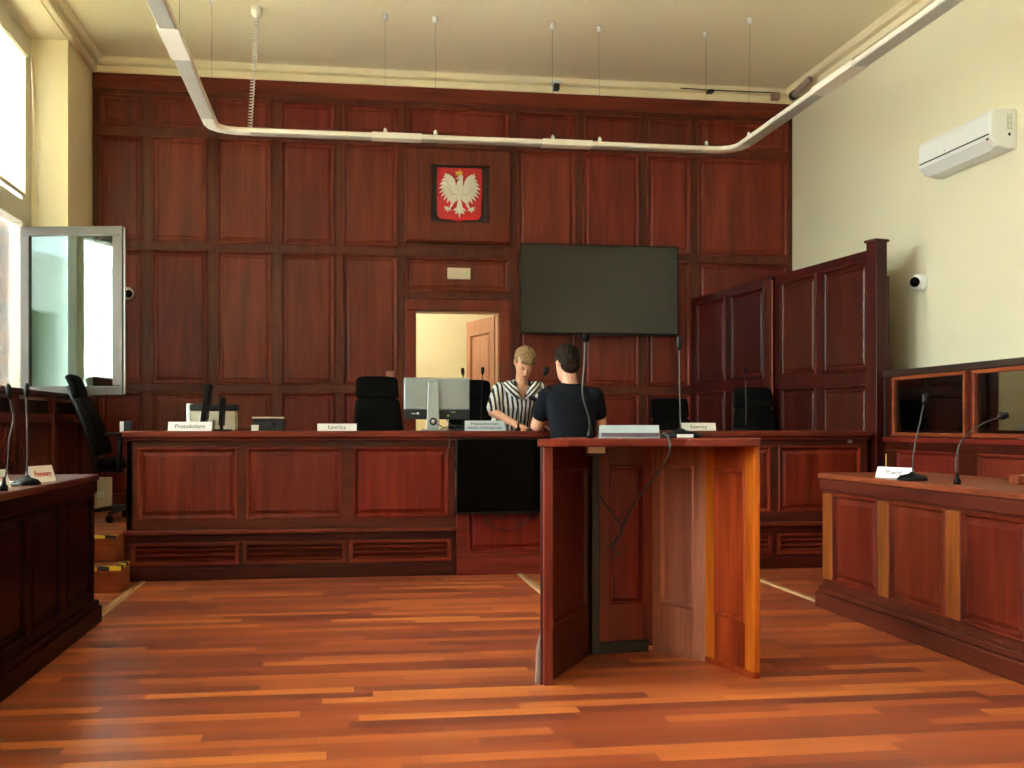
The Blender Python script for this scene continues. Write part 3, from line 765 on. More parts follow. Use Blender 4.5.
# ------------------------------------------------------------------ judges' bench
def louvre(mb, fr, u0, u1, v0, v1):
    framework(mb, fr, (u0, u1, v0, v1), [(u0 + .028, u1 - .028, v0 + .02, v1 - .02)], -.02, .008)
    mb.fbox(fr, u0 + .02, u1 - .02, v0 + .01, v1 - .01, -.05, -.04)
    n = 3; h = (v1 - v0 - .04) / n
    for i in range(n):
        z = v0 + .02 + i * h
        mb.hexa([fr.p(u0 + .025, z, .0), fr.p(u1 - .025, z, .0), fr.p(u1 - .025, z + .010, .007), fr.p(u0 + .025, z + .010, .007),
                 fr.p(u0 + .025, z + h * .50, -.036), fr.p(u1 - .025, z + h * .50, -.036), fr.p(u1 - .025, z + h * .62, -.030), fr.p(u0 + .025, z + h * .62, -.030)])
def bench_section(label, x0, x1, pans, lous, mats):
    t = thing('judges_bench', label, 'bench', ((x0 + x1) / 2, 8.3, 0), 0, 'parts of the judges bench')
    f8 = Fr((0, 8.30, 0), (1, 0, 0), (0, -1, 0)); f7 = Fr((0, 8.28, 0), (1, 0, 0), (0, -1, 0))
    f = MB(); framework(f, f8, (x0, x1, .36, 1.035), [(a, b, .442, .958) for a, b in pans], -.035, 0); f.box(x0, x1, 8.34, 8.355, .36, 1.03)
    obj('front_frame', f, 'frame_x', t, bevel=.004)
    for (a, b), m in zip(pans, mats): obj('panel', MB().loops(f8, (a, b, .442, .958), BENCHP), m, t)
    f = MB(); framework(f, f7, (x0, x1, 0, .335), [(a + .004, b - .004, .115, .27) for a, b in lous], -.05, 0); f.fbox(f7, x0, x1, 0, .085, 0, .012)
    obj('base', f, 'deep_x', t, bevel=.004)
    for a, b in lous:
        mb = MB(); louvre(mb, f7, a, b, .111, .273); obj('vent_grille', mb, 'wood_x', t)
    obj('ledge', MB().box(x0 - (.02 if x0 < 0 else 0), x1, 8.243, 8.335, .335, .362), 'wood_x', t, bevel=.006)
    return t
b1 = bench_section('left part of the long mahogany bench, three square panels over louvred vents', -1.545, .84,
    [(-1.467, -.765), (-.694, -.007), (.081, .787)], [(-1.509, -.751), (-.722, .022), (.044, .802)], ['wood_z', 'wood_z', 'redwood_z'])
obj('end_panel', MB().box(-1.545, -1.50, 8.3, 9.0, DZI, 1.035), 'frame_z', b1, bevel=.004)
bm_ = thing('judges_bench', 'middle part of the bench, plain red panel behind the hanging black screen', 'bench', (1.33, 8.25, 0), 0, 'parts of the judges bench')
f5 = Fr((0, 8.255, 0), (1, 0, 0), (0, -1, 0))
f = MB(); framework(f, f5, (.842, 1.828, .125, 1.035), [(.929, 1.745, .171, .95)], -.05, 0)
obj('front_frame', f, 'wood_x', bm_, bevel=.004)
obj('panel', MB().loops(f5, (.929, 1.745, .171, .95), BENCHP), 'redwood_z', bm_)
obj('base', MB().box(.842, 1.828, 8.243, 8.33, 0, .128), 'wood_x', bm_, bevel=.005)
bench_section('right part of the long mahogany bench behind the witness stand', 1.83, 4.145,
    [(1.92, 2.56), (2.65, 3.33), (3.40, 4.087)], [(1.90, 2.58), (2.63, 3.335), (3.376, 4.10)], ['wood_z', 'wood_z', 'redwood_z'])
t = thing('bench_worktop', 'long dark mahogany top running along the whole judges\' bench', 'worktop', (1.3, 8.6, 1.03))
f = MB(); f.box(-1.565, 4.15, 8.235, 9.02, 1.036, 1.083)
obj('top_board', f, 'wood_x', t, bevel=.010, seg=3)
f = MB(); f.box(-1.55, 4.147, 8.262, 8.30, 1.012, 1.036)
obj('edge_moulding', f, 'wood_x', t, bevel=.008)
f = MB()
for x in (-1.47, -.2, 2.0, 3.9): f.box(x, x + .04, 8.45, 8.98, DZI, 1.036)
obj('support', f, 'frame_z', t)
t = thing('lock_plate', 'tiny metal lock plate near the right end of the bench top', 'lock', (3.99, 8.28, 1.0))
obj('plate', MB().box(3.975, 4.01, 8.292, 8.302, .985, 1.012), 'metal', t, bevel=.002)
obj('keyhole', MB().lathe([(.005, 0), (.005, .003)], (3.992, 8.292, 1.0), 10, (0, -1, 0)), 'black', t)

# hanging black screen in front of the bench
t = thing('bench_screen', 'black flat screen hung on the front of the bench behind the witness stand', 'screen', (1.3, 8.19, .47))
fs = Fr((0, 8.17, 0), (1, 0, 0), (0, -1, 0))
f = MB(); framework(f, fs, (.832, 1.80, .464, 1.028), [(.842, 1.79, .482, 1.018)], -.03, .003); f.fbox(fs, .834, 1.798, .466, 1.026, -.06, -.025)
obj('bezel', f, 'black', t, bevel=.003)
obj('screen', MB().fbox(fs, .84, 1.792, .48, 1.02, -.03, -.001), 'screen', t)
obj('power_light', MB().lathe([(.005, 0), (.005, .004)], (.955, 8.168, .462), 10, (0, -1, 0)), 'redink', t)
f = MB(); f.tube([(1.05, 8.21, .47), (1.1, 8.225, .36), (1.25, 8.23, .33), (1.38, 8.225, .40), (1.42, 8.21, .47)], .004, 6)
tag(obj('loose_cable', f, 'cable'), 'thin dark cable looping below the hanging black screen', 'cable')

# steps
def step(name, label, x1, y0, y1, z0, z1):
    t = thing(name, label, 'step', ((XL + x1) / 2, y0, z0))
    obj('block', MB().box(XL + .002, x1, y0 + .004, y1, z0, z1 - .02), 'orange_x', t, bevel=.003)
    obj('tread', MB().box(XL + .002, x1, y0, y1, z1 - .02, z1), 'orange_x', t, bevel=.003)
    f = MB(); f.box(XL + .002, x1 + .001, y0 - .002, y0 + .05, z1 - .026, z1 + .0015)
    if z0 == 0: f.box(x1 - .05, x1 + .002, y0 + .05, y1, z1 - .02, z1 + .0015)
    obj('hazard_tape', f, 'hazard', t, label='yellow and black striped tape')
step('wooden_step', 'lower wooden step with hazard tape at the left end of the bench', -1.475, 7.73, 8.046, 0, .175)
t = thing('step_nosing', 'upper step edge with hazard tape leading onto the raised floor', 'step', (-1.95, 8.05, .18))
obj('riser', MB().box(XL + .002, -1.562, 8.030, 8.049, .176, .340), 'orange_x', t)
obj('hazard_tape', MB().box(XL + .002, -1.562, 8.026, 8.085, .338, .3575), 'hazard', t, label='yellow and black striped tape')

# floor strips
for x, y0, y1, lab in ((-1.425, 6.64, 8.235, 'pale wooden floor strip running from the left desk to the bench'),
                       (1.325, 7.0, 8.235, 'pale wooden floor strip running behind the witness stand'),
                       (2.997, 6.53, 8.235, 'pale wooden floor strip running beside the right desk')):
    s = MB(); s.hexa([(x - .03, y0, 0), (x + .03, y0, 0), (x + .03, y1, 0), (x - .03, y1, 0), (x - .02, y0, .009), (x + .02, y0, .009), (x + .02, y1, .009), (x - .02, y1, .009)])
    tag(obj('floor_strip', s, 'oak_y', bevel=.002), lab, 'floor strip', 'floor strips')

# ------------------------------------------------------------------ side desks
def side_desk(label, xf, side, yfar, ynear, ztop, depth, pans, stile, pmat, topm, zb=.10, rail='wood_y'):
    """xf: plane of the plinth; side=+1 body lies to +X"""
    t = thing('side_desk', label, 'desk', (xf + side * .4, (yfar + ynear) / 2, 0), 0, 'side desks')
    nrm = (-side, 0, 0); fr = Fr((xf + side * .038, 0, 0), (0, 1, 0), nrm)
    pz0, pz1 = .175, ztop - .12
    a = MB(); ys = sorted(pans)
    # rails
    a.fbox(fr, ynear, yfar - .03, zb, pz0, -.03, 0); a.fbox(fr, ynear, yfar - .03, pz1, ztop - .04, -.03, 0)
    a.fbox(fr, ynear, yfar - .03, zb, ztop - .04, -.06, -.04)
    obj('rail', a, rail, t, bevel=.004)
    edges = [ynear] + [e for p in ys for e in p] + [yfar - .03]
    for i in range(0, len(edges), 2):
        s = MB(); s.fbox(fr, edges[i], edges[i + 1], pz0, pz1, -.03, .003); obj('stile', s, stile, t, bevel=.012, seg=3)
    for y0, y1 in ys: obj('panel', MB().loops(fr, (y0, y1, pz0, pz1), BENCHP), pmat, t)
    b = MB(); x0, x1 = sorted((xf, xf + side * (depth - .02))); b.box(x0, x1, ynear, yfar, 0, zb - .005)
    x0, x1 = sorted((xf + side * .015, xf + side * .06)); b.box(x0, x1, ynear, yfar - .015, zb - .005, zb + .03)
    obj('plinth', b, rail, t, bevel=.008)
    e = MB(); x0, x1 = sorted((xf + side * .04, xf + side * (depth - .04))); e.box(x0, x1, yfar - .06, yfar - .03, zb, ztop - .04); e.box(x0, x1, ynear, ynear + .03, zb, ztop - .04)
    obj('end_board', e, rail, t, bevel=.004)
    k = MB(); x0, x1 = sorted((xf + side * (depth - .06), xf + side * (depth - .035))); k.box(x0, x1, ynear + .03, yfar - .06, zb, ztop - .04)
    obj('rear_board', k, 'frame_z', t)
    c = MB(); x0, x1 = sorted((xf + side * .012, xf + side * depth)); c.box(x0, x1, ynear - .01, yfar - .01, ztop - .035, ztop)
    obj('desk_top', c, topm, t, bevel=.010, seg=3)
    d = MB(); x0, x1 = sorted((xf + side * .022, xf + side * .05)); d.box(x0, x1, ynear, yfar - .02, ztop - .105, ztop - .035)
    obj('frieze', d, rail, t, bevel=.008)
    return t
side_desk('long low mahogany desk on the right with amber stiles between red panels', 2.90, 1, 6.51, 3.0, .83, .75,
          [(3.17, 3.72), (3.85, 4.36) if False else (3.83, 4.29), (4.42, 4.931), (5.066, 5.635), (5.772, 6.334)], 'amber_dim_z', 'desk_red_z', 'orange_y', rail='frame_y')
side_desk('long low mahogany desk, shade painted into its wood, in the left foreground with papers on it', -1.365, -1, 6.62, 3.0, .845, .78,
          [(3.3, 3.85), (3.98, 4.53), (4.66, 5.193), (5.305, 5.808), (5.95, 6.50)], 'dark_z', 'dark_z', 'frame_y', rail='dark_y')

# ------------------------------------------------------------------ witness stand
ws = thing('witness_stand', 'three-sided mahogany witness stand with open back in the middle of the floor', 'witness stand', (1.35, 5.0, 0))
A, B_, C_, D_, E_ = V((.87, 4.70)), V((1.21, 5.32)), V((1.53, 5.36)), V((1.70, 5.05)), V((1.80, 4.67))
def wing(a, b, stile, field, rail, out=True):
    """panelled board from a to b (seen inner face towards the camera side)"""
    d = b - a; l = d.length; n = V((d.y, -d.x, 0)).normalized()
    fr = Fr((a.x, a.y, 0), (d.x, d.y, 0), n)
    f = MB(); st = min(.075, l * .2)
    f.fbox(fr, 0, st, .02, 1.03, -.03, 0); f.fbox(fr, l - st, l, .02, 1.03, -.03, 0)
    o = obj('side_panel', f, stile, ws, bevel=.004)
    for z0, z1 in ((.925, 1.03), (.025, .24)): obj('cross_rail', MB().fbox(fr, st, l - st, z0, z1, -.03, -.001), rail, o, bevel=.003)
    f = MB(); f.loops(fr, (st, l - st, .24, .925), FLATP); f.fbox(fr, st, l - st, .24, .925, -.032, -.02)
    obj('field', f, field, o)
    return o
def v2(a): return a
wing(A, B_, 'deep_z', 'deep_z', 'deep_x'); wing(B_ + V((.035, .005)), C_ + V((.012, .0)), 'wood_z', 'redwood_z', 'wood_z')  # left wing's shade is put into its colour by the deeper wood
wing(C_ + V((-.012, .022)), D_, 'rose_z', 'rose_z', 'rose_z'); wing(D_, E_, 'lit_amber_z', 'lit_redwood_z', 'lit_redwood_z')
obj('front_post', MB().box(A.x - .014, A.x + .026, A.y - .016, A.y + .02, 0, 1.03), 'wood_z', ws, bevel=.005)
obj('corner_post', MB().box(B_.x - .005, B_.x + .035, B_.y - .035, B_.y + .005, 0, 1.03), plain('blackened_wood', (.014, .014, .010), .5), ws, bevel=.003)
n = V((.004, -.03)); f = MB(); f.prism([tuple(B_ + V((.03, -.035))), tuple(C_ + V((-.03, -.035))), tuple(C_ + V((-.02, .0))), tuple(B_ + V((.03, .0)))], 0, .055)
obj('kick_strip', f, plain('blackened_kick_strip', (.016, .015, .011), .5), ws, bevel=.003)
f = MB(); f.hexa([(A.x - .042, A.y + .03, 0), (A.x - .013, A.y + .02, 0), (A.x - .013, A.y + .06, 0), (A.x - .042, A.y + .06, 0),
                  (A.x - .036, A.y + .03, .15), (A.x - .013, A.y + .02, .24), (A.x - .013, A.y + .06, .24), (A.x - .036, A.y + .06, .15)])
obj('foot_block', f, 'dirt', ws, bevel=.004)
# low skids in contact with the floor under the wings
for a, b, mt in ((A, B_, 'deep_x'), (C_, D_, 'rose_z'), (D_, E_, 'lit_redwood_z')):
    d = (b - a).normalized(); nn = V((-d.y, d.x)); f = MB()
    f.prism([tuple(a), tuple(b), tuple(b + nn * .03), tuple(a + nn * .03)], 0, .03)
    obj('skid', f, mt, ws)
top = [(.822, 4.66), (.96, 4.645), (.965, 4.70), (1.497, 4.70), (1.50, 4.66), (1.795, 4.585), (1.965, 5.02), (1.72, 5.50), (1.12, 5.46)]
obj('top_board', MB().prism(top, 1.03, 1.064), 'wood_x', ws, bevel=.006)
jb = obj('cable_box', MB().box(1.085, 1.165, 4.84, 4.90, .998, 1.03), 'beige', ws, bevel=.004)
obj('cable_hook', MB().tube([(1.08, 4.85, .99), (1.15, 4.85, .985), (1.178, 4.85, 1.0), (1.17, 4.85, 1.02)], .004, 6), 'cable', jb)

# ------------------------------------------------------------------ gooseneck microphones
def curve_pts(ctrl, n=14):
    """Catmull-Rom through control points"""
    c = [V(p) for p in ctrl]; c = [c[0] * 2 - c[1]] + c + [c[-1] * 2 - c[-2]]; out = []
    for i in range(1, len(c) - 2):
        for k in range(n):
            t = k / n; a, b, d, e = c[i - 1], c[i], c[i + 1], c[i + 2]
            out.append(.5 * ((2 * b) + (-a + d) * t + (2 * a - 5 * b + 4 * d - e) * t * t + (-a + 3 * b - 3 * d + e) * t ** 3))
    out.append(c[-2]); return out
def mic(label, ctrl, base='disc', head=.014, hl=.05, foam=False, neck='black', rb=.07, rn=.0036, card=False):
    p0 = V(ctrl[0]); t = thing('gooseneck_microphone', label, 'microphone', tuple(p0), 0, 'gooseneck microphones on the desks')
    if base == 'disc':
        obj('base', MB().lathe([(rb, 0), (rb, .012), (rb * .8, .026), (rb * .25, .036), (.009, .045)], p0, 24), 'black', t)
        if card: obj('base_label', MB().box(p0.x - .045, p0.x + .03, p0.y - rb - .004, p0.y - rb + .01, p0.z + .002, p0.z + .018), 'paper', t)
    else:
        obj('base', MB().lathe([(.018, 0), (.018, .02), (.010, .03), (.007, .06)], p0, 14), 'black', t)
    pts = curve_pts([p0 + V((0, 0, .03))] + [V(c) for c in ctrl[1:]])
    obj('neck', MB().tube(pts, rn, 7), neck, t)
    e = pts[-1]; d = (pts[-1] - pts[-4]).normalized()
    if foam: obj('foam_head', MB().ell(e + d * head * .8, (head, head, head * 1.2), d.to_track_quat('Z', 'Y')), 'fabric', t)
    else: obj('head', MB().lathe([(.006, -.012), (head * .8, 0), (head, .01), (head, hl * .8), (head * .6, hl)], e, 14, d), 'black', t)
    return t
BT = 1.083
mic('gooseneck microphone right in front of the silver monitor on the bench', [(.938, 8.7, BT), (.930, 8.7, 1.25), (.945, 8.7, 1.40), (.938, 8.7, 1.53)], 'stub')
mic('gooseneck microphone beside the silver monitor, in front of the black chair', [(1.086, 8.75, BT), (1.09, 8.75, 1.3), (1.10, 8.75, 1.54)], 'stub')
mic('tilted gooseneck microphone between the two people on the bench', [(1.50, 8.62, BT), (1.515, 8.62, 1.25), (1.54, 8.62, 1.42), (1.58, 8.62, 1.53)], 'stub', head=.022, hl=.06)
mic('thin short microphone in front of the woman on the bench', [(1.363, 8.58, BT), (1.363, 8.58, 1.2), (1.363, 8.58, 1.29)], 'stub', head=.005, hl=.02, rn=.003)
mic('gooseneck microphone with round base in front of the far right chair', [(3.27, 8.68, BT), (3.272, 8.68, 1.3), (3.262, 8.68, 1.55)], 'disc', rb=.105, head=.010, neck='greycable')
mic('tall straight microphone with round base and white label on the witness stand', [(1.59, 5.08, 1.064), (1.585, 5.08, 1.3), (1.583, 5.08, 1.49)], 'disc', rb=.098, head=.013, hl=.06, neck='greycable', rn=.0036, card=True)
mic('curving microphone with round foam head in front of the man', [(1.135, 5.02, 1.064), (1.128, 5.02, 1.16), (1.098, 5.02, 1.27), (1.108, 5.02, 1.40), (1.113, 5.02, 1.515)], 'stub', head=.019, foam=True, neck='greycable')
DT = .83
mic('upright slim microphone beside the name card on the right desk', [(3.00, 5.50, DT), (3.010, 5.50, 0.992), (3.044, 5.50, 1.141), (3.067, 5.50, 1.243)], 'disc', rb=.078, head=.016, hl=.055, neck='greycable')
mic('long curved microphone bowing to the right over the right desk', [(3.02, 5.10, DT), (3.014, 5.10, 0.951), (3.047, 5.10, 1.050), (3.144, 5.10, 1.125), (3.252, 5.10, 1.165)], 'stub', head=.020, hl=.045, neck='greycable')
LT = .845
mic('upright microphone with black dome base in front of the left red-lettered card', [(-1.452, 5.42, LT), (-1.453, 5.43, 1.055), (-1.457, 5.43, 1.19), (-1.457, 5.43, 1.265)], 'disc', rb=.060, head=.012, hl=.055, neck='greycable')
mic('wavy microphone nearest the left edge of the left desk', [(-1.42, 4.95, LT), (-1.405, 4.95, .95), (-1.398, 4.95, 1.06), (-1.381, 4.95, 1.145), (-1.388, 4.95, 1.20), (-1.395, 4.95, 1.245)], 'stub', head=.012, hl=.055, neck='greycable')

# cables at the witness stand
tag(obj('microphone_cable', MB().tube(curve_pts([(1.50, 5.02, 1.075), (1.468, 4.96, 1.088), (1.43, 4.76, 1.074), (1.412, 4.672, 1.052), (1.411, 4.67, 1.006), (1.424, 4.80, .949), (1.426, 5.0, .868), (1.386, 5.1, .778), (1.35, 5.15, .694), (1.328, 5.2, .603), (1.30, 5.22, .533), (1.328, 5.22, .489)], 8), .005, 6), 'greycable'),
    'pale cable looping from the round microphone base down inside the witness stand', 'cable')
tag(obj('hanging_cable', MB().tube(curve_pts([(1.12, 4.88, .997), (1.145, 5.0, .90), (1.19, 5.08, .80), (1.265, 5.15, .71), (1.335, 5.2, .63), (1.325, 5.23, .58), (1.27, 5.24, .53)], 8), .0045, 6), 'cable'),
    'dark cable hanging from the small box under the witness stand top', 'cable')

# ------------------------------------------------------------------ name cards
def card(label, loc, w, h, rz=0, txt=None, size=.03, ink='ink', mat='paper', lean=.35, strip=False):
    t = thing('name_card', label, 'name card', loc, rz, 'name cards on the desks')
    d = h * lean
    f = MB(); th = .003
    for s_ in (1, -1):
        f.hexa([(-w / 2, -d * s_, 0), (w / 2, -d * s_, 0), (w / 2, -d * s_ + th * s_, 0), (-w / 2, -d * s_ + th * s_, 0),
                (-w / 2, -th * s_ * .5, h), (w / 2, -th * s_ * .5, h), (w / 2, th * .4 * s_, h), (-w / 2, th * .4 * s_, h)])
    f.box(-w / 2, w / 2, -d, d, 0, .002)
    obj('card', f, mat, t, local=True)
    if txt:
        me = text_mesh(txt, size)
        T = Matrix.Translation((0, -d * .52 - .0012, h * .5)) @ Matrix.Rotation(PI / 2 - math.atan(lean), 4, 'X')
        me.transform(T); obj('lettering', me, ink, t, local=True, label='printed dark lettering' if ink == 'ink' else 'printed red lettering')
    if strip:
        s = MB(); s.hexa([(-w / 2 + .005, -d - .002, .006), (w / 2 - .005, -d - .002, .006), (w / 2 - .005, -d + .004, .006), (-w / 2 + .005, -d + .004, .006),
                          (-w / 2 + .005, -d * .60 - .003, h * .40), (w / 2 - .005, -d * .60 - .003, h * .40), (w / 2 - .005, -d * .60 + .004, h * .40), (-w / 2 + .005, -d * .60 + .004, h * .40)])
        obj('strip', s, 'stripe', t, local=True, label='mauve grey strip along the lower edge')
    return t
card('white name card reading Protokolant at the left end of the bench', (-1.125, 8.5, BT), .315, .068, 0, 'Protokolant', .045)
card('white name card reading Ławnicy left of the black chair', (-.045, 8.5, BT), .295, .055, 0, 'Ławnicy', .042)
card('pale blue name card with two lines beside the silver monitor', (1.075, 8.42, BT), .305, .078, 0, 'Przewodniczący\nskładu orzekającego', .033, mat='bluecard')
card('white name card reading Ławnicy behind the round microphone base', (2.805, 8.5, BT), .285, .062, 0, 'Ławnicy', .042)
card('wide pale blue card with a grey strip on the witness stand', (1.322, 5.02, 1.064), .285, .060, 0, mat='bluecard', strip=True)
card('white name card beside the round microphone base on the right desk', (3.05, 5.78, DT), .25, .060, -1.22, 'Powód', .04)
card('white card with red lettering behind the dome microphone base on the left desk', (-1.475, 5.73, LT), .20, .080, 1.27, 'Pozwany', .042, 'redink')
card('white card with red lettering cut by the left picture edge', (-1.535, 5.17, LT), .21, .080, 1.27, 'Pozwany', .042, 'redink')

def sheet(label, x, y, z, w, h, rz, mat='paper'):
    t = MB(); t.box(-w / 2, w / 2, -h / 2, h / 2, 0, .003)
    o = obj('paper_sheet', t, mat); o.matrix_basis = Matrix.Translation((x, y, z)) @ Matrix.Rotation(rz, 4, 'Z')
    return tag(o, label, 'paper', 'loose papers')
sheet('white sheet lying by the dome microphone base on the left desk', -1.66, 5.62, LT, .21, .297, .5)
sheet('cream sheet lying nearest the left picture edge on the left desk', -1.72, 5.25, LT + .0005, .21, .297, .2, 'creambox')
sheet('white paper lying under the Protokolant card on the bench', -1.20, 8.62, BT, .21, .297, .1)
t = MB(); t.tube(curve_pts([(-1.52, 5.42, LT + .006), (-1.62, 5.36, LT + .008), (-1.70, 5.15, LT + .008), (-1.62, 4.9, LT + .006)], 8), .005, 6)
tag(obj('desk_cable', t, 'cable'), 'dark cable trailing across the papers on the left desk', 'cable')
t = thing('key_fob', 'small grey clip lying before the dome microphone base on the left desk', 'clip', (-1.49, 5.27, LT + .003))
obj('body', MB().box(-1.50, -1.45, 5.28, 5.33, LT + .003, LT + .016), 'silver', t, bevel=.004)
obj('button', MB().box(-1.49, -1.47, 5.30, 5.32, LT + .016, LT + .019), 'slate', t)

# ------------------------------------------------------------------ things on the bench
cmn = thing('computer_monitor', 'silver-backed computer monitor seen from behind on the bench', 'monitor', (.73, 8.72, BT))
f = MB(); fm_ = Fr((.728, 8.66, 0), (1, -.04, 0), (-.04, -1, 0))
prof = [(-.27, 0), (.27, 0)]
f.fbox(fm_, -.258, .258, 1.245, 1.50, -.03, -.004)
obj('screen_shell', f, 'silver', cmn, bevel=.012, seg=3)
f = MB(); f.fbox(fm_, -.258, .258, 1.172, 1.246, -.03, -.002)
ch = obj('chin', f, 'slate', cmn, bevel=.004, label='dark slate lower band')
obj('port_label', MB().fbox(fm_, -.20, -.165, 1.212, 1.222, -.003, 0), 'greyink', ch)
obj('white_dot', MB().lathe([(.011, 0), (.011, .003)], fm_.p(-.148, 1.218, -.003), 12, fm_.N), 'paper', ch)
obj('port_label', MB().fbox(fm_, .11, .145, 1.226, 1.232, -.003, 0), 'greyink', ch)
obj('green_light', MB().fbox(fm_, .082, .096, 1.195, 1.209, -.003, .001), 'green_led', ch)
f = MB(); f.hexa([fm_.p(-.083, BT + .012, .05), fm_.p(.018, BT + .012, .05), fm_.p(.018, BT + .012, .038), fm_.p(-.083, BT + .012, .038),
                  fm_.p(-.036 - .03, 1.47, .012), fm_.p(.015, 1.47, .012), fm_.p(.015, 1.47, -.005), fm_.p(-.066, 1.47, -.005)])
st = obj('stand', f, 'silver', cmn, bevel=.006, seg=3)
obj('stand_foot', MB().fbox(fm_, -.12, .06, BT, BT + .012, -.10, .07), 'silver', cmn, bevel=.004)
q_ = fm_.p(-.030, 1.155, .046)
obj('cable_hole', MB().lathe([(.030, -.006), (.030, .003), (.022, .003)], q_, 20, fm_.N + V((0, 0, .06))), 'slate', st)
obj('hole_plug', MB().lathe([(.016, 0), (.016, .006)], q_, 14, fm_.N), 'whitecable', st)
f = MB()
for k_, (a, b, c) in enumerate([((.70, 8.60, 1.15), (.80, 8.56, 1.10), (.93, 8.55, 1.09)), ((.79, 8.62, 1.19), (.83, 8.57, 1.13), (.90, 8.56, 1.088)), ((.74, 8.60, 1.09), (.84, 8.53, 1.125), (.94, 8.54, 1.11))]):
    f.tube(curve_pts([a, b, c, (c[0] - .05, 8.5, 1.087), (.77, 8.42, 1.089)], 8), .0035, 6)
tag(obj('monitor_cables', f, 'cable'), 'tangle of thin black cables at the foot of the silver monitor', 'cables')
tag(obj('bench_cable', MB().tube(curve_pts([(.78, 8.40, 1.089), (.785, 8.24, 1.092), (.79, 8.222, 1.06), (.78, 8.225, .96), (.755, 8.23, .90), (.765, 8.225, .86)], 8), .004, 6), 'cable'),
    'thin cable hanging over the bench edge left of the black screen', 'cable')

pr = thing('printer', 'cream desktop printer with a black lid at the left end of the bench', 'printer', (-1.0, 8.95, BT))
f = MB(); f.box(-1.185, -.825, 8.78, 9.0, BT, BT + .155); obj('body', f, 'creambox', pr, bevel=.008)
f = MB(); f.box(-1.175, -.815, 8.77, 9.0, BT + .155, BT + .205); obj('lid', f, 'slate', pr, bevel=.010)
f = MB(); f.box(-1.19, -1.16, 8.77, 9.005, BT, BT + .21); obj('side_cover', f, 'white', pr, bevel=.006)
f = MB(); f.box(-1.06, -.98, 8.773, 8.785, BT + .02, BT + .075); f.box(-1.02, -.99, 8.77, 8.785, BT + .02, BT + .09); obj('front_badge', f, 'greyink', pr)
def slab(label, x, y, w, h, tilt, d=.20):
    t = thing('thin_monitor', label, 'monitor', (x, y, BT), 0, 'thin monitors by the printer')
    R = Matrix.Rotation(tilt, 3, 'Y'); 
    def P(a, b, c): return V((x, y, BT + .01)) + R @ V((a, b, c))
    f = MB(); f.hexa([P(-w / 2, -d, .03), P(w / 2, -d, .03), P(w / 2, d, .03), P(-w / 2, d, .03), P(-w / 2, -d, h), P(w / 2, -d, h), P(w / 2, d, h), P(-w / 2, d, h)])
    obj('panel', f, 'black', t, bevel=.004)
    obj('foot', MB().box(x - .05, x + .07, y - .08, y + .08, BT, BT + .012), 'black', t, bevel=.003)
    obj('neck', MB().box(x - .008, x + .012, y - .02, y + .02, BT + .01, BT + .08), 'black', t)
slab('thin black monitor seen edge-on, the taller leaning one by the printer', -1.045, 8.62, .040, .345, .12, .09)
slab('thin black monitor seen edge-on, the shorter upright one by the printer', -.91, 8.60, .030, .245, .05, .09)
t = thing('black_box', 'low dark box with a pale top edge on the bench beside the printer', 'box', (-.57, 8.8, BT))
f = MB(); f.box(-.69, -.455, 8.72, 8.92, BT, BT + .095); obj('body', f, 'slate', t, bevel=.006)
obj('pale_edge', MB().box(-.692, -.453, 8.718, 8.922, BT + .095, BT + .107), 'creambox', t, bevel=.003)
obj('plug', MB().lathe([(.012, 0), (.010, .012)], (-.53, 8.72, BT + .05), 12, (0, -1, 0)), 'black', t)
t = MB(); t.box(-.69, -.635, 8.60, 8.62, BT, BT + .045)
tag(obj('small_white_card', t, 'paper', bevel=.002), 'small white card leaning before the low dark box', 'card')
t = thing('tablet', 'black tablet device lying between the two people on the bench', 'tablet', (1.50, 8.5, BT))
obj('body', MB().box(1.42, 1.60, 8.42, 8.56, BT, BT + .014), 'black', t, bevel=.004)
obj('screen', MB().box(1.43, 1.59, 8.43, 8.55, BT + .014, BT + .0155), 'screen', t)
t = MB(); t.add([(1.455, 8.46, BT), (1.50, 8.40, BT), (1.515, 8.42, BT), (1.47, 8.50, BT), (1.442, 8.47, BT + .045), (1.462, 8.43, BT + .05), (1.475, 8.45, BT + .05), (1.455, 8.50, BT + .045)],
      [(0, 3, 2, 1), (4, 5, 6, 7), (0, 1, 5, 4), (1, 2, 6, 5), (2, 3, 7, 6), (3, 0, 4, 7)])
tag(obj('plastic_sleeve', t, 'teal', bevel=.004), 'pale teal plastic sleeve by the woman\'s hand', 'sleeve')

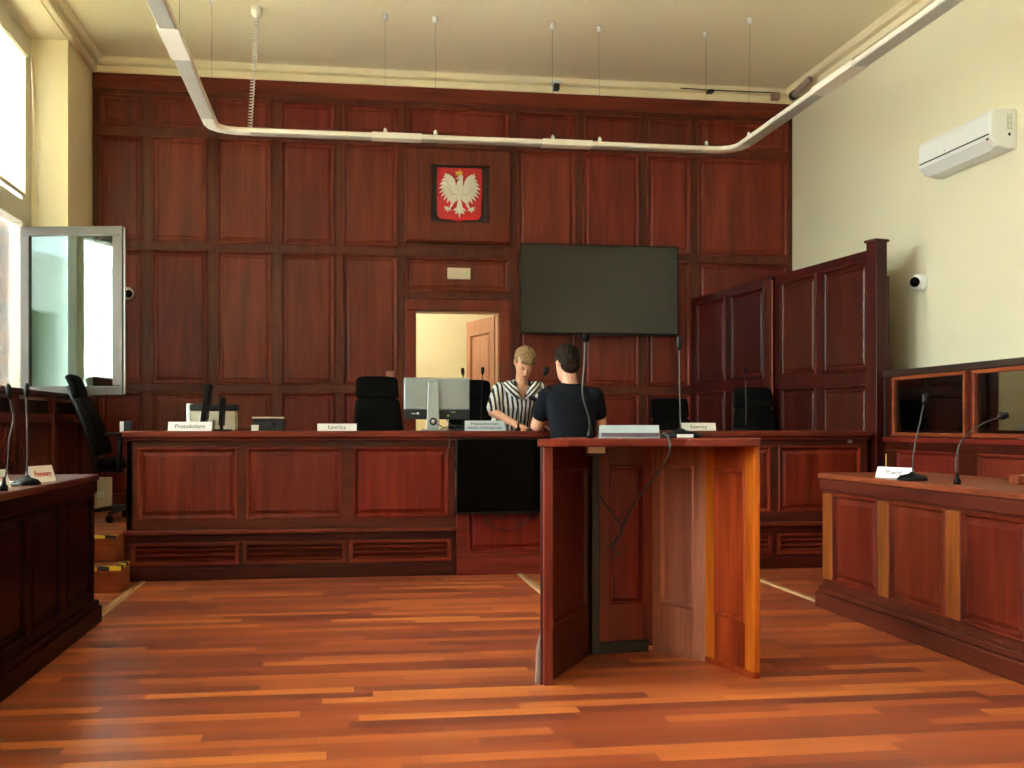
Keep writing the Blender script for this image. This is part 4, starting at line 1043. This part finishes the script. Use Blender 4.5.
# ------------------------------------------------------------------ office chairs
def chair(label, loc, rz, recline=.14, lift=0., arms=True, wide=.46, group=None):
    t = thing('office_chair', label, 'chair', loc, rz, 'black office chairs behind the bench')          # faces -Y in its own space
    h = .47 + lift
    f = MB(); 
    for k in range(5):
        a = 2 * PI * k / 5 + .3; e = V((.30 * math.cos(a), .30 * math.sin(a), .075))
        lg = obj('base_leg', MB().tube([(0, 0, .115), e * .6 + V((0, 0, .05)), e], .018, 8, True, [.026, .02, .015]), 'slate', t, local=True)
        obj('caster', MB().lathe([(.027, -.02), (.03, -.012), (.03, .012), (.027, .02)], (e.x, e.y, .031), 12, (-math.sin(a), math.cos(a), 0)), 'black', lg, local=True)
    obj('gas_column', MB().lathe([(.03, .09), (.03, .26), (.018, .26), (.018, h - .07)], (0, 0, 0), 14), 'slate', t, local=True)
    def slabpts(c, R, w0, w1, ht, th, bow):
        rings = []
        ends = [(0, .60), (.012, .80), (.035, .93), (.08, 1.)]; mids = [(.25, 1.), (.5, 1.), (.75, 1.)]
        k_ = .20 / max(ht, .2)
        for s, ins in [(a * k_ / .5, b) for a, b in ends] + mids + [(1 - a * k_ / .5, b) for a, b in reversed(ends)]:
            z = ht * s; w = w0 + (w1 - w0) * s
            yv = bow * (1 - (2 * s - 1) ** 2)
            ring = []
            for k in range(20):
                a = 2 * PI * k / 20; ca, sa = math.cos(a), math.sin(a)
                x = w / 2 * ins * math.copysign(abs(ca) ** .45, ca); yy = th / 2 * ins * math.copysign(abs(sa) ** .6, sa)
                ring.append(V(c) + R @ V((x, yy + yv + .25 * abs(x) ** 2 * -1, z)))
            rings.append(ring)
        return MB().loft(rings)
    Rx = Matrix.Rotation(-PI / 2, 3, 'X')
    obj('seat', slabpts((0, .22, h - .02), Matrix.Rotation(PI / 2, 3, 'X'), wide * .9, wide, .47, .085, -.0), 'fabric', t, local=True)
    Rb = Matrix.Rotation(-recline, 3, 'X'); pb = V((0, .20, h + .04))
    obj('backrest', slabpts(pb, Rb, wide * 1.02, wide * .82, .50, .07, -.02), 'fabric', t, local=True)
    obj('headrest', slabpts(pb + Rb @ V((0, .012, .492)), Rb, wide * .84, wide * .78, .20, .065, -.012), 'fabric', t, local=True)
    sp_ = MB().tube([(0, .05, h - .09), (0, .27, h - .08), pb + Rb @ V((0, .055, .1)), pb + Rb @ V((0, .06, .62))], .02, 8)
    obj('back_spine', sp_, 'slate', t, local=True)
    if arms:
        for sx in (-1, 1):
            x = sx * (wide / 2 + .045)
            ar = obj('armrest', MB().box(x - .04, x + .04, -.14, .13, h + .20, h + .225), 'black', t, local=True, bevel=.010)
            obj('arm_post', MB().tube([(sx * .15, .02, h - .07), (x, .02, h - .07), (x, .02, h + .21)], .022, 8), 'black', ar, local=True)
    return t
chair('high-backed black office chair at far left, turned sideways below the open window', (-1.72, 9.36, DZI), PI / 2, .36, .02)
chair('high-backed black office chair left of the silver monitor', (.325, 9.42, DZI), .12, .12, 0, True)
chair('high-backed black office chair half hidden behind the woman', (1.15, 9.75, DZI), 0, .12, -.01)
chair('low black office chair behind the tall microphone on the witness stand', (3.06, 9.85, DZI), 0, .14, -.165)
chair('black office chair at the right end of the bench by the partition', (3.64, 9.30, DZI), -.12, .14, -.08, True, .44)
t = thing('small_box', 'small black and white box on the armrest beside the left end of the bench', 'box', (-1.69, 9.07, 1.07))
obj('white_side', MB().box(-1.735, -1.705, 9.05, 9.10, 1.0745, 1.155), 'white', t, bevel=.002)
obj('dark_side', MB().box(-1.705, -1.645, 9.05, 9.10, 1.0745, 1.16), 'slate', t, bevel=.003)
t = thing('socket_box', 'beige electrical socket box on the raised floor behind the left chair', 'socket box', (-2.15, 10.5, DZI))
obj('box', MB().box(-2.235, -2.08, 10.40, 10.52, DZI, DZI + .30), 'beige', t, bevel=.008)
obj('socket', MB().box(-2.19, -2.13, 10.39, 10.40, DZI + .12, DZI + .18), 'white', t, bevel=.003)

# ------------------------------------------------------------------ partition on the right
pa = thing('partition_screen', 'tall panelled mahogany screen standing slantwise at the right end of the bench', 'screen', (3.85, 9.7, DZI))
P0, P1 = V((3.545, 10.96, 0)), V((4.245, 8.35, 0)); LEN = (P1 - P0).length; dv = (P1 - P0).normalized()
fp = Fr(P0, dv, (-abs(dv.y), -dv.x, 0) if dv.y < 0 else (0, -1, 0)); fp.N = V((dv.y, -dv.x, 0)).normalized()
def along(u):
    """distance along the screen where a sight line of bearing u meets it"""
    return u
S = LEN
def tz(s): return 2.435 + .045 * s
class Shear(Fr):
    def __init__(s, f): s.O, s.U, s.V, s.N = f.O, f.U, f.V, f.N
    def p(s, u, v, n=0):
        k = (v - 1.5) / 1.0 if v > 1.5 else 0
        return s.O + s.U * u + s.V * (v + k * .05 * u) + s.N * n
fq = Shear(fp)
pan1 = [(.08, .60), (.68, 1.22)]; pan2 = [(1.46, 1.96), (2.04, 2.60)]
zt = 2.36
hol = [(a, b, 1.56, zt) for a, b in pan1 + pan2] + [(a, b, .50, 1.46) for a, b in pan1 + pan2]
f = MB(); framework(f, fq, (0, LEN, DZI, 2.43), hol, -.04, 0)
obj('frame', f, 'deep_z', pa, bevel=.004)
for h in hol: obj('panel', MB().loops(fq, h, WALLP), 'deep_z', pa)
for s_, w, top in ((1.33, .055, 2.475), (LEN - .02, .06, 2.60)):
    po = MB(); po.fbox(fp, s_ - w, s_ + w, 0 if s_ > 2 else DZI, top, -.075, .035); pp = obj('post', po, 'deep_z', pa, bevel=.006)
    ca = MB(); ca.fbox(fp, s_ - w - .012, s_ + w + .012, top, top + .022, -.09, .05); obj('post_cap', ca, 'frame_x', pp, bevel=.006)
st = MB(); st.fbox(fp, 1.39, 1.40, 1.05, 2.45, .034, .04); obj('edge_strip', st, 'rose_z', pa)
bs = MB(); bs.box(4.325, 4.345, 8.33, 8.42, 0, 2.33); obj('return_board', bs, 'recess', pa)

# ------------------------------------------------------------------ glazed dock along the right wall
dk = thing('glazed_dock', 'mahogany dock front with framed dark glass panes along the right wall', 'dock', (4.3, 6.8, 0))
fd = Fr((4.25, 0, 0), (0, 1, 0), (-1, 0, 0)); DY0, DY1 = 3.6, 8.24
bays = [(7.06, 8.09), (5.90, 6.98), (4.75, 5.82), (3.68, 4.68)]
f = MB(); framework(f, fd, (DY0, DY1, 0, 1.0), [(a + .10, b - .06, .25, .93) for a, b in bays], -.04, 0)
obj('lower_frame', f, 'deep_z', dk, bevel=.004)
for a, b in bays: obj('panel', MB().loops(fd, (a + .10, b - .06, .25, .93), BENCHP), 'wood_z', dk)
obj('middle_rail', MB().fbox(fd, DY0, DY1, .995, 1.035, -.05, .015), 'wood_y', dk, bevel=.006)
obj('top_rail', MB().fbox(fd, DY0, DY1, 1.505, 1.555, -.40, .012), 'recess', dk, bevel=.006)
for yv in [DY0 + .02, 4.715, 5.86, 7.02, 8.165]: obj('mullion', MB().fbox(fd, yv - .035, yv + .035, 1.035, 1.505, -.05, -.012), 'deep_z', dk)
for a, b in bays:
    f = MB(); framework(f, fd, (a, b, 1.04, 1.502), [(a + .03, b - .03, 1.07, 1.475)], -.03, .012)
    fo = obj('pane_frame', f, 'orange_y', dk, bevel=.004)
    obj('pane', MB().fbox(fd, a + .025, b - .025, 1.065, 1.48, -.018, -.012), 'dockglass', fo)
f = MB(); f.box(4.62, 4.645, DY0, DY1, 0, 1.50); obj('back_lining', f, 'deep_z', dk)
f = MB(); f.box(4.30, 4.62, DY0, DY1, .95, .99); obj('inner_ledge', f, 'deep_y', dk)
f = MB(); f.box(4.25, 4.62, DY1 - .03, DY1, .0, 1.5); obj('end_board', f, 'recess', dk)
obj('hinge', MB().tube([(4.235, 8.17, .76), (4.235, 8.17, .90)], .008, 8), 'brass', dk)
card('white name card seen behind the dark dock glass', (4.45, 6.55, .99), .26, .075, -1.0, mat='paper')
t = thing('wooden_block', 'small brown wooden block with a white edge at the right picture edge', 'block', (3.36, 5.08, DT))
obj('block', MB().box(3.30, 3.37, 5.02, 5.10, DT, DT + .045), 'orange_x', t, bevel=.004)
obj('white_edge', MB().box(3.371, 3.384, 5.02, 5.10, DT, DT + .047), 'white', t, bevel=.002)

# ------------------------------------------------------------------ people
def rotm(yaw=0, pitch=0, roll=0):
    return (Matrix.Rotation(yaw, 3, 'Z') @ Matrix.Rotation(pitch, 3, 'X') @ Matrix.Rotation(roll, 3, 'Y'))
HEADR = [(-.119, -.074, -.050, .016), (-.112, -.088, -.030, .030), (-.098, -.093, -.006, .043), (-.080, -.092, .016, .052), (-.058, -.091, .040, .059), (-.034, -.090, .062, .065),
         (-.008, -.086, .082, .069), (.018, -.088, .092, .073), (.045, -.090, .097, .076), (.070, -.082, .094, .074), (.092, -.062, .080, .062), (.108, -.036, .056, .043), (.117, -.008, .028, .020)]
def head_shapes(mb, c, R, k=1.):
    """head facing -Y in its own frame; c is the centre between the ears"""
    c = V(c)
    def P(x, y, z): return c + R @ (V((x, y, z)) * k)
    rings = []; n = 40
    for a in range(len(HEADR) - 1):
        for t in (0, .5):
            z, yf, yb, w = [p + (q_ - p) * t for p, q_ in zip(HEADR[a], HEADR[a + 1])]
            ym = (yf + yb) / 2 + .004; ring = []
            for i in range(n):
                an = 2 * PI * i / n; ca, sa = math.cos(an), math.sin(an)
                x = w * math.copysign(abs(ca) ** .92, ca); y = ym + ((yb - ym) if sa > 0 else (ym - yf)) * math.copysign(abs(sa) ** .92, sa)
                if y < -.02:
                    for s in (-1, 1):
                        y += .011 * math.exp(-(((x - s * .031) / .016) ** 2 + ((z - .006) / .012) ** 2))     # eye socket
                        y -= .004 * math.exp(-(((x - s * .040) / .018) ** 2 + ((z + .030) / .018) ** 2))     # cheekbone
                    y -= .004 * math.exp(-((x / .045) ** 2 + ((z - .028) / .010) ** 2))                      # brow
                ring.append(P(x, y, z))
            rings.append(ring)
    mb.loft(rings)
    mb.cap(P(0, -.087, .010), P(0, -.106, -.026), .0065 * k, .0105 * k)
    for s in (-1, 1):
        mb.ell(P(s * .0095, -.098, -.030), (.0075 * k, .010 * k, .0065 * k), R)
        mb.ell(P(s * .073, .010, .000), (.008 * k, .017 * k, .030 * k), R @ rotm(s * -.35, .15))              # ear
    mb.ell(P(0, -.088, -.058), (.021 * k, .009 * k, .006 * k), R); mb.ell(P(0, -.087, -.068), (.018 * k, .009 * k, .006 * k), R)
def head_details(parent, c, R, k, hairfn, hairmat, eyes=True):
    c = V(c)
    def P(x, y, z): return c + R @ (V((x, y, z)) * k)
    for s in (-1, 1):
        if eyes:
            e = obj('eye', MB().ell(P(s * .031, -.0755, .006), (.0125 * k, .009 * k, .0065 * k), R), 'eyewhite', parent)
            obj('iris', MB().ell(P(s * .031, -.0835, .006), (.0055 * k, .003 * k, .0055 * k), R), 'ink', e)
        else:
            e = obj('eyelid', MB().ell(P(s * .031, -.0755, .006), (.0130 * k, .0095 * k, .0085 * k), R), 'skin', parent)
            obj('lashes', MB().tube([P(s * .031 + d, -.0835 + abs(d) * .25, .000 + abs(d) * .15) for d in (-.011, -.006, 0, .006, .011)], .0011 * k, 5), 'ink', e)
        obj('eyebrow', MB().tube([P(s * .020, -.093, .026), P(s * .032, -.0915, .030), P(s * .045, -.083, .026)], .0026 * k, 6, True, [.002, .003, .0016]), hairmat, parent)
    m = MB(); m.ell(P(0, -.0945, -.0585), (.0195 * k, .005 * k, .0038 * k), R); m.ell(P(0, -.0930, -.0670), (.0165 * k, .005 * k, .0042 * k), R)
    obj('lips', m, 'lip', parent)
    h = MB(); hairfn(h, P, R, k)
    baked('hair', h, hairmat, parent, .0045, 2, noise=.0045)
def hand_shapes(mb, w, fwd, up, size=1., curl=.5, side=1, spread=.12):
    """palm from wrist w along fwd, back of the hand towards up; side=+1 puts the thumb towards up x fwd"""
    w, f, u = V(w), V(fwd).normalized(), V(up).normalized(); u = (u - f * u.dot(f)).normalized(); r = u.cross(f) * side
    def P(a, b, c): return w + (f * a + r * b + u * c) * size
    mb.hexa([P(0, -.026, -.012), P(0, .026, -.012), P(0, .026, .012), P(0, -.026, .012), P(.088, -.040, -.011), P(.088, .040, -.011), P(.088, .040, .010), P(.088, -.040, .010)])
    mb.cap(P(.02, -.022, 0), P(.08, -.030, 0), .015 * size, .012 * size); mb.cap(P(.02, .022, 0), P(.08, .030, 0), .017 * size, .012 * size)
    for i, (b, l) in enumerate(((.030, .070), (.010, .080), (-.011, .074), (-.031, .056))):
        a0 = P(.086, b, 0); sp_ = b * spread * 2
        c1, c2, c3 = curl * .45, curl * 1.2, curl * 1.8
        d1 = (f * math.cos(c1) - u * math.sin(c1) + r * sp_).normalized(); d2 = (f * math.cos(c2) - u * math.sin(c2) + r * sp_).normalized(); d3 = (f * math.cos(c3) - u * math.sin(c3)).normalized()
        p1 = a0 + d1 * l * .45 * size; p2 = p1 + d2 * l * .32 * size; p3 = p2 + d3 * l * .23 * size
        mb.cap(a0, p1, .0095 * size, .0088 * size, 8); mb.cap(p1, p2, .0088 * size, .008 * size, 8); mb.cap(p2, p3, .008 * size, .0068 * size, 8)
    t0 = P(.022, .030, -.004); t1 = t0 + (f * .6 + r * .75 - u * .25).normalized() * .040 * size; t2 = t1 + (f * .9 + r * .25 - u * .35).normalized() * .034 * size
    mb.cap(t0, t1, .014 * size, .011 * size, 8); mb.cap(t1, t2, .0105 * size, .008 * size, 8)
def oval(c, R, a, b, n=28, pw=.85):
    out = []
    for k in range(n):
        t = 2 * PI * k / n; ca, sa = math.cos(t), math.sin(t)
        out.append(V(c) + R @ V((a * math.copysign(abs(ca) ** pw, ca), b * math.copysign(abs(sa) ** pw, sa), 0)))
    return out
def torso(mb, secs, grow=0.):
    """secs: (centre, R, half width, half depth)"""
    mb.loft([oval(c, R, a + grow, b + grow) for c, R, a, b in secs])
def leg(mb, hip, knee, ankle, g=0., foot=True):
    mb.cap(hip, knee, .088 + g, .056 + g); mb.cap(knee, ankle, .056 + g, .038 + g * 1.4); 
    mb.ell(V(knee) * .72 + V(ankle) * .28 + V((0, .012, 0)), (.056 + g, .058 + g, .11))
    if foot: mb.cap(V(ankle) + V((0, .02, -.045)), V(ankle) + V((0, -.15, -.055)), .035, .028)
def shoe(name, parent, ankle, zf, direction=-1):
    a = V(ankle); m = MB()
    m.cap((a.x, a.y - direction * .03, zf + .045), (a.x, a.y + direction * .15, zf + .038), .044, .037); m.cap((a.x, a.y, zf + .05), (a.x, a.y, zf + .09), .045, .043)
    m.box(a.x - .040, a.x + .040, a.y - .075 if direction < 0 and False else min(a.y - direction * .06, a.y + direction * .175), max(a.y - direction * .06, a.y + direction * .175), zf, zf + .03)
    baked(name, m, 'shoe', parent, .006, 3)

# --- woman behind the bench, bending forward over the papers
wo = thing('person', 'woman with short blond hair in a navy and white striped blouse bending over the bench', 'person', (1.38, 9.2, DZI))
R0 = rotm(.0, .15); R1 = rotm(-.02, .45); R2 = rotm(-.06, .62, .04)
hipc = V((1.375, 9.20, 1.02)); wst = V((1.385, 9.14, 1.17)); chs = V((1.415, 9.045, 1.325)); shl = V((1.435, 8.985, 1.435)); nkb = V((1.445, 8.955, 1.475))
secs = [((1.37, 9.21, .93), R0, .165, .115), (hipc, R0, .168, .118), (wst, R1, .138, .100), (chs, R1, .158, .112), ((1.428, 9.01, 1.39), R2, .165, .098), (shl, R2, .140, .075), (nkb, R2, .062, .052)]
body = MB(); torso(body, secs)
HC = V((1.462, 8.885, 1.635)); RH = rotm(.06, .78, .06)
body.cap(nkb, HC + RH @ V((0, .03, -.05)), .050, .046); head_shapes(body, HC, RH, 1.04)
sR, eR, wR = V((1.275, 8.99, 1.415)), V((1.215, 8.98, 1.235)), V((1.370, 8.72, 1.130))
sL, eL, wL = V((1.595, 8.985, 1.425)), V((1.625, 8.93, 1.225)), V((1.555, 8.70, 1.125))
for s_, e_, w_ in ((sR, eR, wR), (sL, eL, wL)):
    body.cap(s_, e_, .050, .040); body.cap(e_, w_, .041, .027)
hand_shapes(body, wR, V((.05, -.085, -.040)), V((-.15, -.25, 1)), .95, .75, 1)
hand_shapes(body, wL, V((-.03, -.09, -.035)), V((.15, -.25, 1)), .95, .6, -1)
for sx, xx in ((-1, 1.29), (1, 1.455)): leg(body, (xx, 9.21, .98), (xx + .01 * sx, 9.155, .69), (xx + .01 * sx, 9.22, DZI + .085))
wb_ = baked('body', body, 'skin', wo, .005, 3)
bl = MB(); torso(bl, [((1.368, 9.215, .90), R0, .205, .15)] + secs[1:2] + secs[2:-1] + [((1.443, 8.965, 1.462), R2, .078, .060)], .020)
for s_, e_ in ((sR, eR), (sL, eL)):
    bl.cap(s_, s_.lerp(e_, .80), .068, .064)
dV = (V((1.462, 8.9, 1.33)), )
def vcut(p):
    # V neckline, open towards the front, and the neck opening
    if (p - V((1.447, 8.95, 1.50))).length < .075 and p.z > 1.455: return True
    return p.y < 8.985 and p.z > 1.335 and abs(p.x - (1.448 + .0)) < (p.z - 1.335) * .50 and p.z < 1.56
baked('blouse', bl, 'blouse', wo, .006, 3, vcut)
# collar lapels laid along the V
def lapel(side):
    m = MB(); a = [V((1.448 + side * (.004 + (z - 1.335) * .50), 0, z)) for z in (1.335, 1.37, 1.41, 1.45, 1.485)]
    ys = [8.885, 8.872, 8.870, 8.884, 8.925]
    inner = [V((p.x, yy - .012, p.z)) for p, yy in zip(a, ys)]
    wd = [.035, .085, .105, .095, .055]
    outer = [V((p.x + side * w, yy + .004 + w * .30, p.z + .006)) for p, yy, w in zip(a, ys, wd)]
    th = V((0, .010, 0)); n = len(inner)
    vs = inner + outer + [p + th for p in inner] + [p + th for p in outer]; fs = []
    for i in range(n - 1):
        fs += [(i, i + 1, n + i + 1, n + i), (2 * n + i, 3 * n + i, 3 * n + i + 1, 2 * n + i + 1), (i, 2 * n + i, 2 * n + i + 1, i + 1), (n + i, n + i + 1, 3 * n + i + 1, 3 * n + i)]
    fs += [(0, n, 3 * n, 2 * n), (n - 1, 3 * n - 1, 4 * n - 1, 2 * n - 1)]
    m.add(vs, fs, True); return m
obj('collar', lapel(-1), 'collar_l', wo); obj('collar', lapel(1), 'collar_r', wo)
f = MB()
for sd in (-1, 1): f.ell((1.447 + sd * .063, 8.925, 1.466), (.008, .040, .026), rotm(sd * -.25, .5, sd * -.25))
baked('inner_collar', f, 'navy', wo, .005, 2)
f = MB(); f.cap((1.53, 8.905, 1.345), (1.578, 8.93, 1.33), .018, .018); baked('pocket_trim', f, 'navy', wo, .005, 2)
def hairw(m, P, R, k):
    m.ell(P(0, .022, .045), (.086 * k, .088 * k, .084 * k), R); m.ell(P(0, .052, -.022), (.074 * k, .058 * k, .080 * k), R); m.ell(P(0, -.034, .088), (.066 * k, .054 * k, .036 * k), R)
    for s in (-1, 1): m.ell(P(s * .070, .004, .040), (.016 * k, .050 * k, .034 * k), R)
    for x, y, z, l in ((-.04, -.072, .070, .020), (-.012, -.082, .068, .022), (.018, -.082, .066, .024), (.045, -.070, .066, .022)): m.ell(P(x, y, z), (.018 * k, .014 * k, l * k), R)
head_details(wo, HC, RH, 1.04, hairw, 'hairw', False)
f = MB()
for xx in (1.28, 1.465): leg(f, (xx, 9.21, .98), (xx, 9.155, .69), (xx, 9.22, DZI + .10), .014, False)
torso(f, [((1.37, 9.215, .86), R0, .165, .12), ((1.37, 9.21, .95), R0, .17, .122), ((1.375, 9.2, 1.03), R0, .168, .12)], .004)
baked('trousers', f, 'navy', wo, .008, 3)
for xx in (1.28, 1.465): shoe('shoe', wo, (xx, 9.22, DZI + .085), DZI)

# --- man in front of the bench, seen from behind
ma = thing('person', 'dark-haired man in a dark navy t-shirt leaning on the bench, seen from behind', 'person', (1.65, 7.88, 0))
Z3 = rotm(.12, 0.06); Z4 = rotm(.12, .18)
secs = [((1.655, 7.86, .80), Z3, .165, .115), ((1.655, 7.86, .90), Z3, .160, .112), ((1.652, 7.875, 1.06), Z3, .148, .102), ((1.648, 7.895, 1.22), Z4, .170, .112),
        ((1.645, 7.91, 1.315), Z4, .186, .105), ((1.643, 7.92, 1.372), Z4, .172, .088), ((1.642, 7.925, 1.405), Z4, .118, .072), ((1.640, 7.935, 1.438), Z4, .064, .058)]
body = MB(); torso(body, secs)
HM = V((1.622, 7.955, 1.585)); RM = rotm(PI + .26, .0) @ rotm(0, .20)
body.cap((1.640, 7.935, 1.42), HM + RM @ V((0, .02, -.05)), .057, .053); head_shapes(body, HM, RM, 1.05)
sL, eL, wL = V((1.472, 7.915, 1.335)), V((1.412, 8.03, 1.125)), V((1.478, 8.27, 1.125))
sR, eR, wR = V((1.818, 7.90, 1.335)), V((1.885, 7.99, 1.14)), V((1.80, 8.27, 1.122))
for s_, e_, w_ in ((sL, eL, wL), (sR, eR, wR)):
    body.cap(s_, e_, .058, .046); body.cap(e_, w_, .046, .030)
hand_shapes(body, wL, V((.15, .95, -.10)), V((0, .1, 1)), 1., .35, -1)
hand_shapes(body, wR, V((-.25, .95, -.08)), V((0, .1, 1)), 1., .35, 1)
for xx in (1.565, 1.745): leg(body, (xx, 7.86, .86), (xx, 7.88, .47), (xx, 7.82, .085), foot=False); 
for xx in (1.565, 1.745): body.cap((xx, 7.80, .05), (xx, 7.96, .04), .035, .028)
baked('body', body, 'skin2', ma, .005, 3)
sh_ = MB(); torso(sh_, [((1.655, 7.86, .84), Z3, .172, .122)] + secs[1:-1] + [((1.641, 7.932, 1.437), Z4, .058, .050)], .016)
for s_, e_ in ((sL, eL), (sR, eR)): sh_.cap(s_, s_.lerp(e_, .58), .070, .068)
def ncut(p): return p.z > 1.432 and (p - V((1.640, 7.936, 1.462))).length < .066
baked('t_shirt', sh_, 'tshirt', ma, .006, 9, ncut)
def hairm(m, P, R, k):
    m.ell(P(0, .020, .045), (.086 * k, .092 * k, .084 * k), R); m.ell(P(0, .054, -.018), (.072 * k, .056 * k, .076 * k), R); m.ell(P(0, -.042, .088), (.064 * k, .054 * k, .036 * k), R)
    for s in (-1, 1): m.ell(P(s * .070, .012, .036), (.014 * k, .048 * k, .036 * k), R)
head_details(ma, HM, RM, 1.05, hairm, 'hairm')
f = MB()
for xx in (1.565, 1.745): leg(f, (xx, 7.86, .86), (xx, 7.88, .47), (xx, 7.82, .09), .016, False)
torso(f, [((1.655, 7.86, .78), Z3, .162, .112), ((1.655, 7.86, .86), Z3, .165, .115), ((1.655, 7.862, .95), Z3, .160, .112)], .010)
baked('trousers', f, 'trouser', ma, .008, 3)
for xx in (1.565, 1.745): shoe('shoe', ma, (xx, 7.82, .085), 0, 1)

# ------------------------------------------------------------------ light
w = bpy.data.worlds.new('World'); scn.world = w; w.use_nodes = True
nt = w.node_tree; nt.nodes.clear()
out = nt.nodes.new('ShaderNodeOutputWorld'); bg = nt.nodes.new('ShaderNodeBackground')
bg.inputs[0].default_value = (.93, .97, 1.0, 1); bg.inputs[1].default_value = 7.0
nt.links.new(bg.outputs[0], out.inputs[0])
sd = bpy.data.lights.new('sun', 'SUN'); sd.energy = 45; sd.angle = .01; sd.color = (1, .95, .86)
so = bpy.data.objects.new('sun', sd); COL.objects.link(so)
so.rotation_euler = V((-.34, -.20, -.92)).to_track_quat('-Z', 'Y').to_euler()

# ------------------------------------------------------------------ camera
cd = bpy.data.cameras.new('camera'); cd.sensor_width = 36; cd.lens = 36 * 1105 / 1024; cd.shift_y = 42 / 1024
co = bpy.data.objects.new('camera', cd); COL.objects.link(co)
co.location = (0, 0, 1.12); co.rotation_euler = (PI / 2, 0, -math.atan(169 / 1105))
scn.camera = co
vs = scn.view_settings
scn.display_settings.display_device = 'sRGB'
vs.view_transform = 'Standard'; vs.look = 'None'; vs.exposure = 2.05; vs.gamma = 1; vs.use_curve_mapping = False
cy = scn.cycles
cy.use_denoising = True; cy.max_bounces = 10; cy.diffuse_bounces = 6; cy.glossy_bounces = 4; cy.transparent_max_bounces = 12
cy.sample_clamp_indirect = 8; cy.caustics_reflective = False; cy.caustics_refractive = False
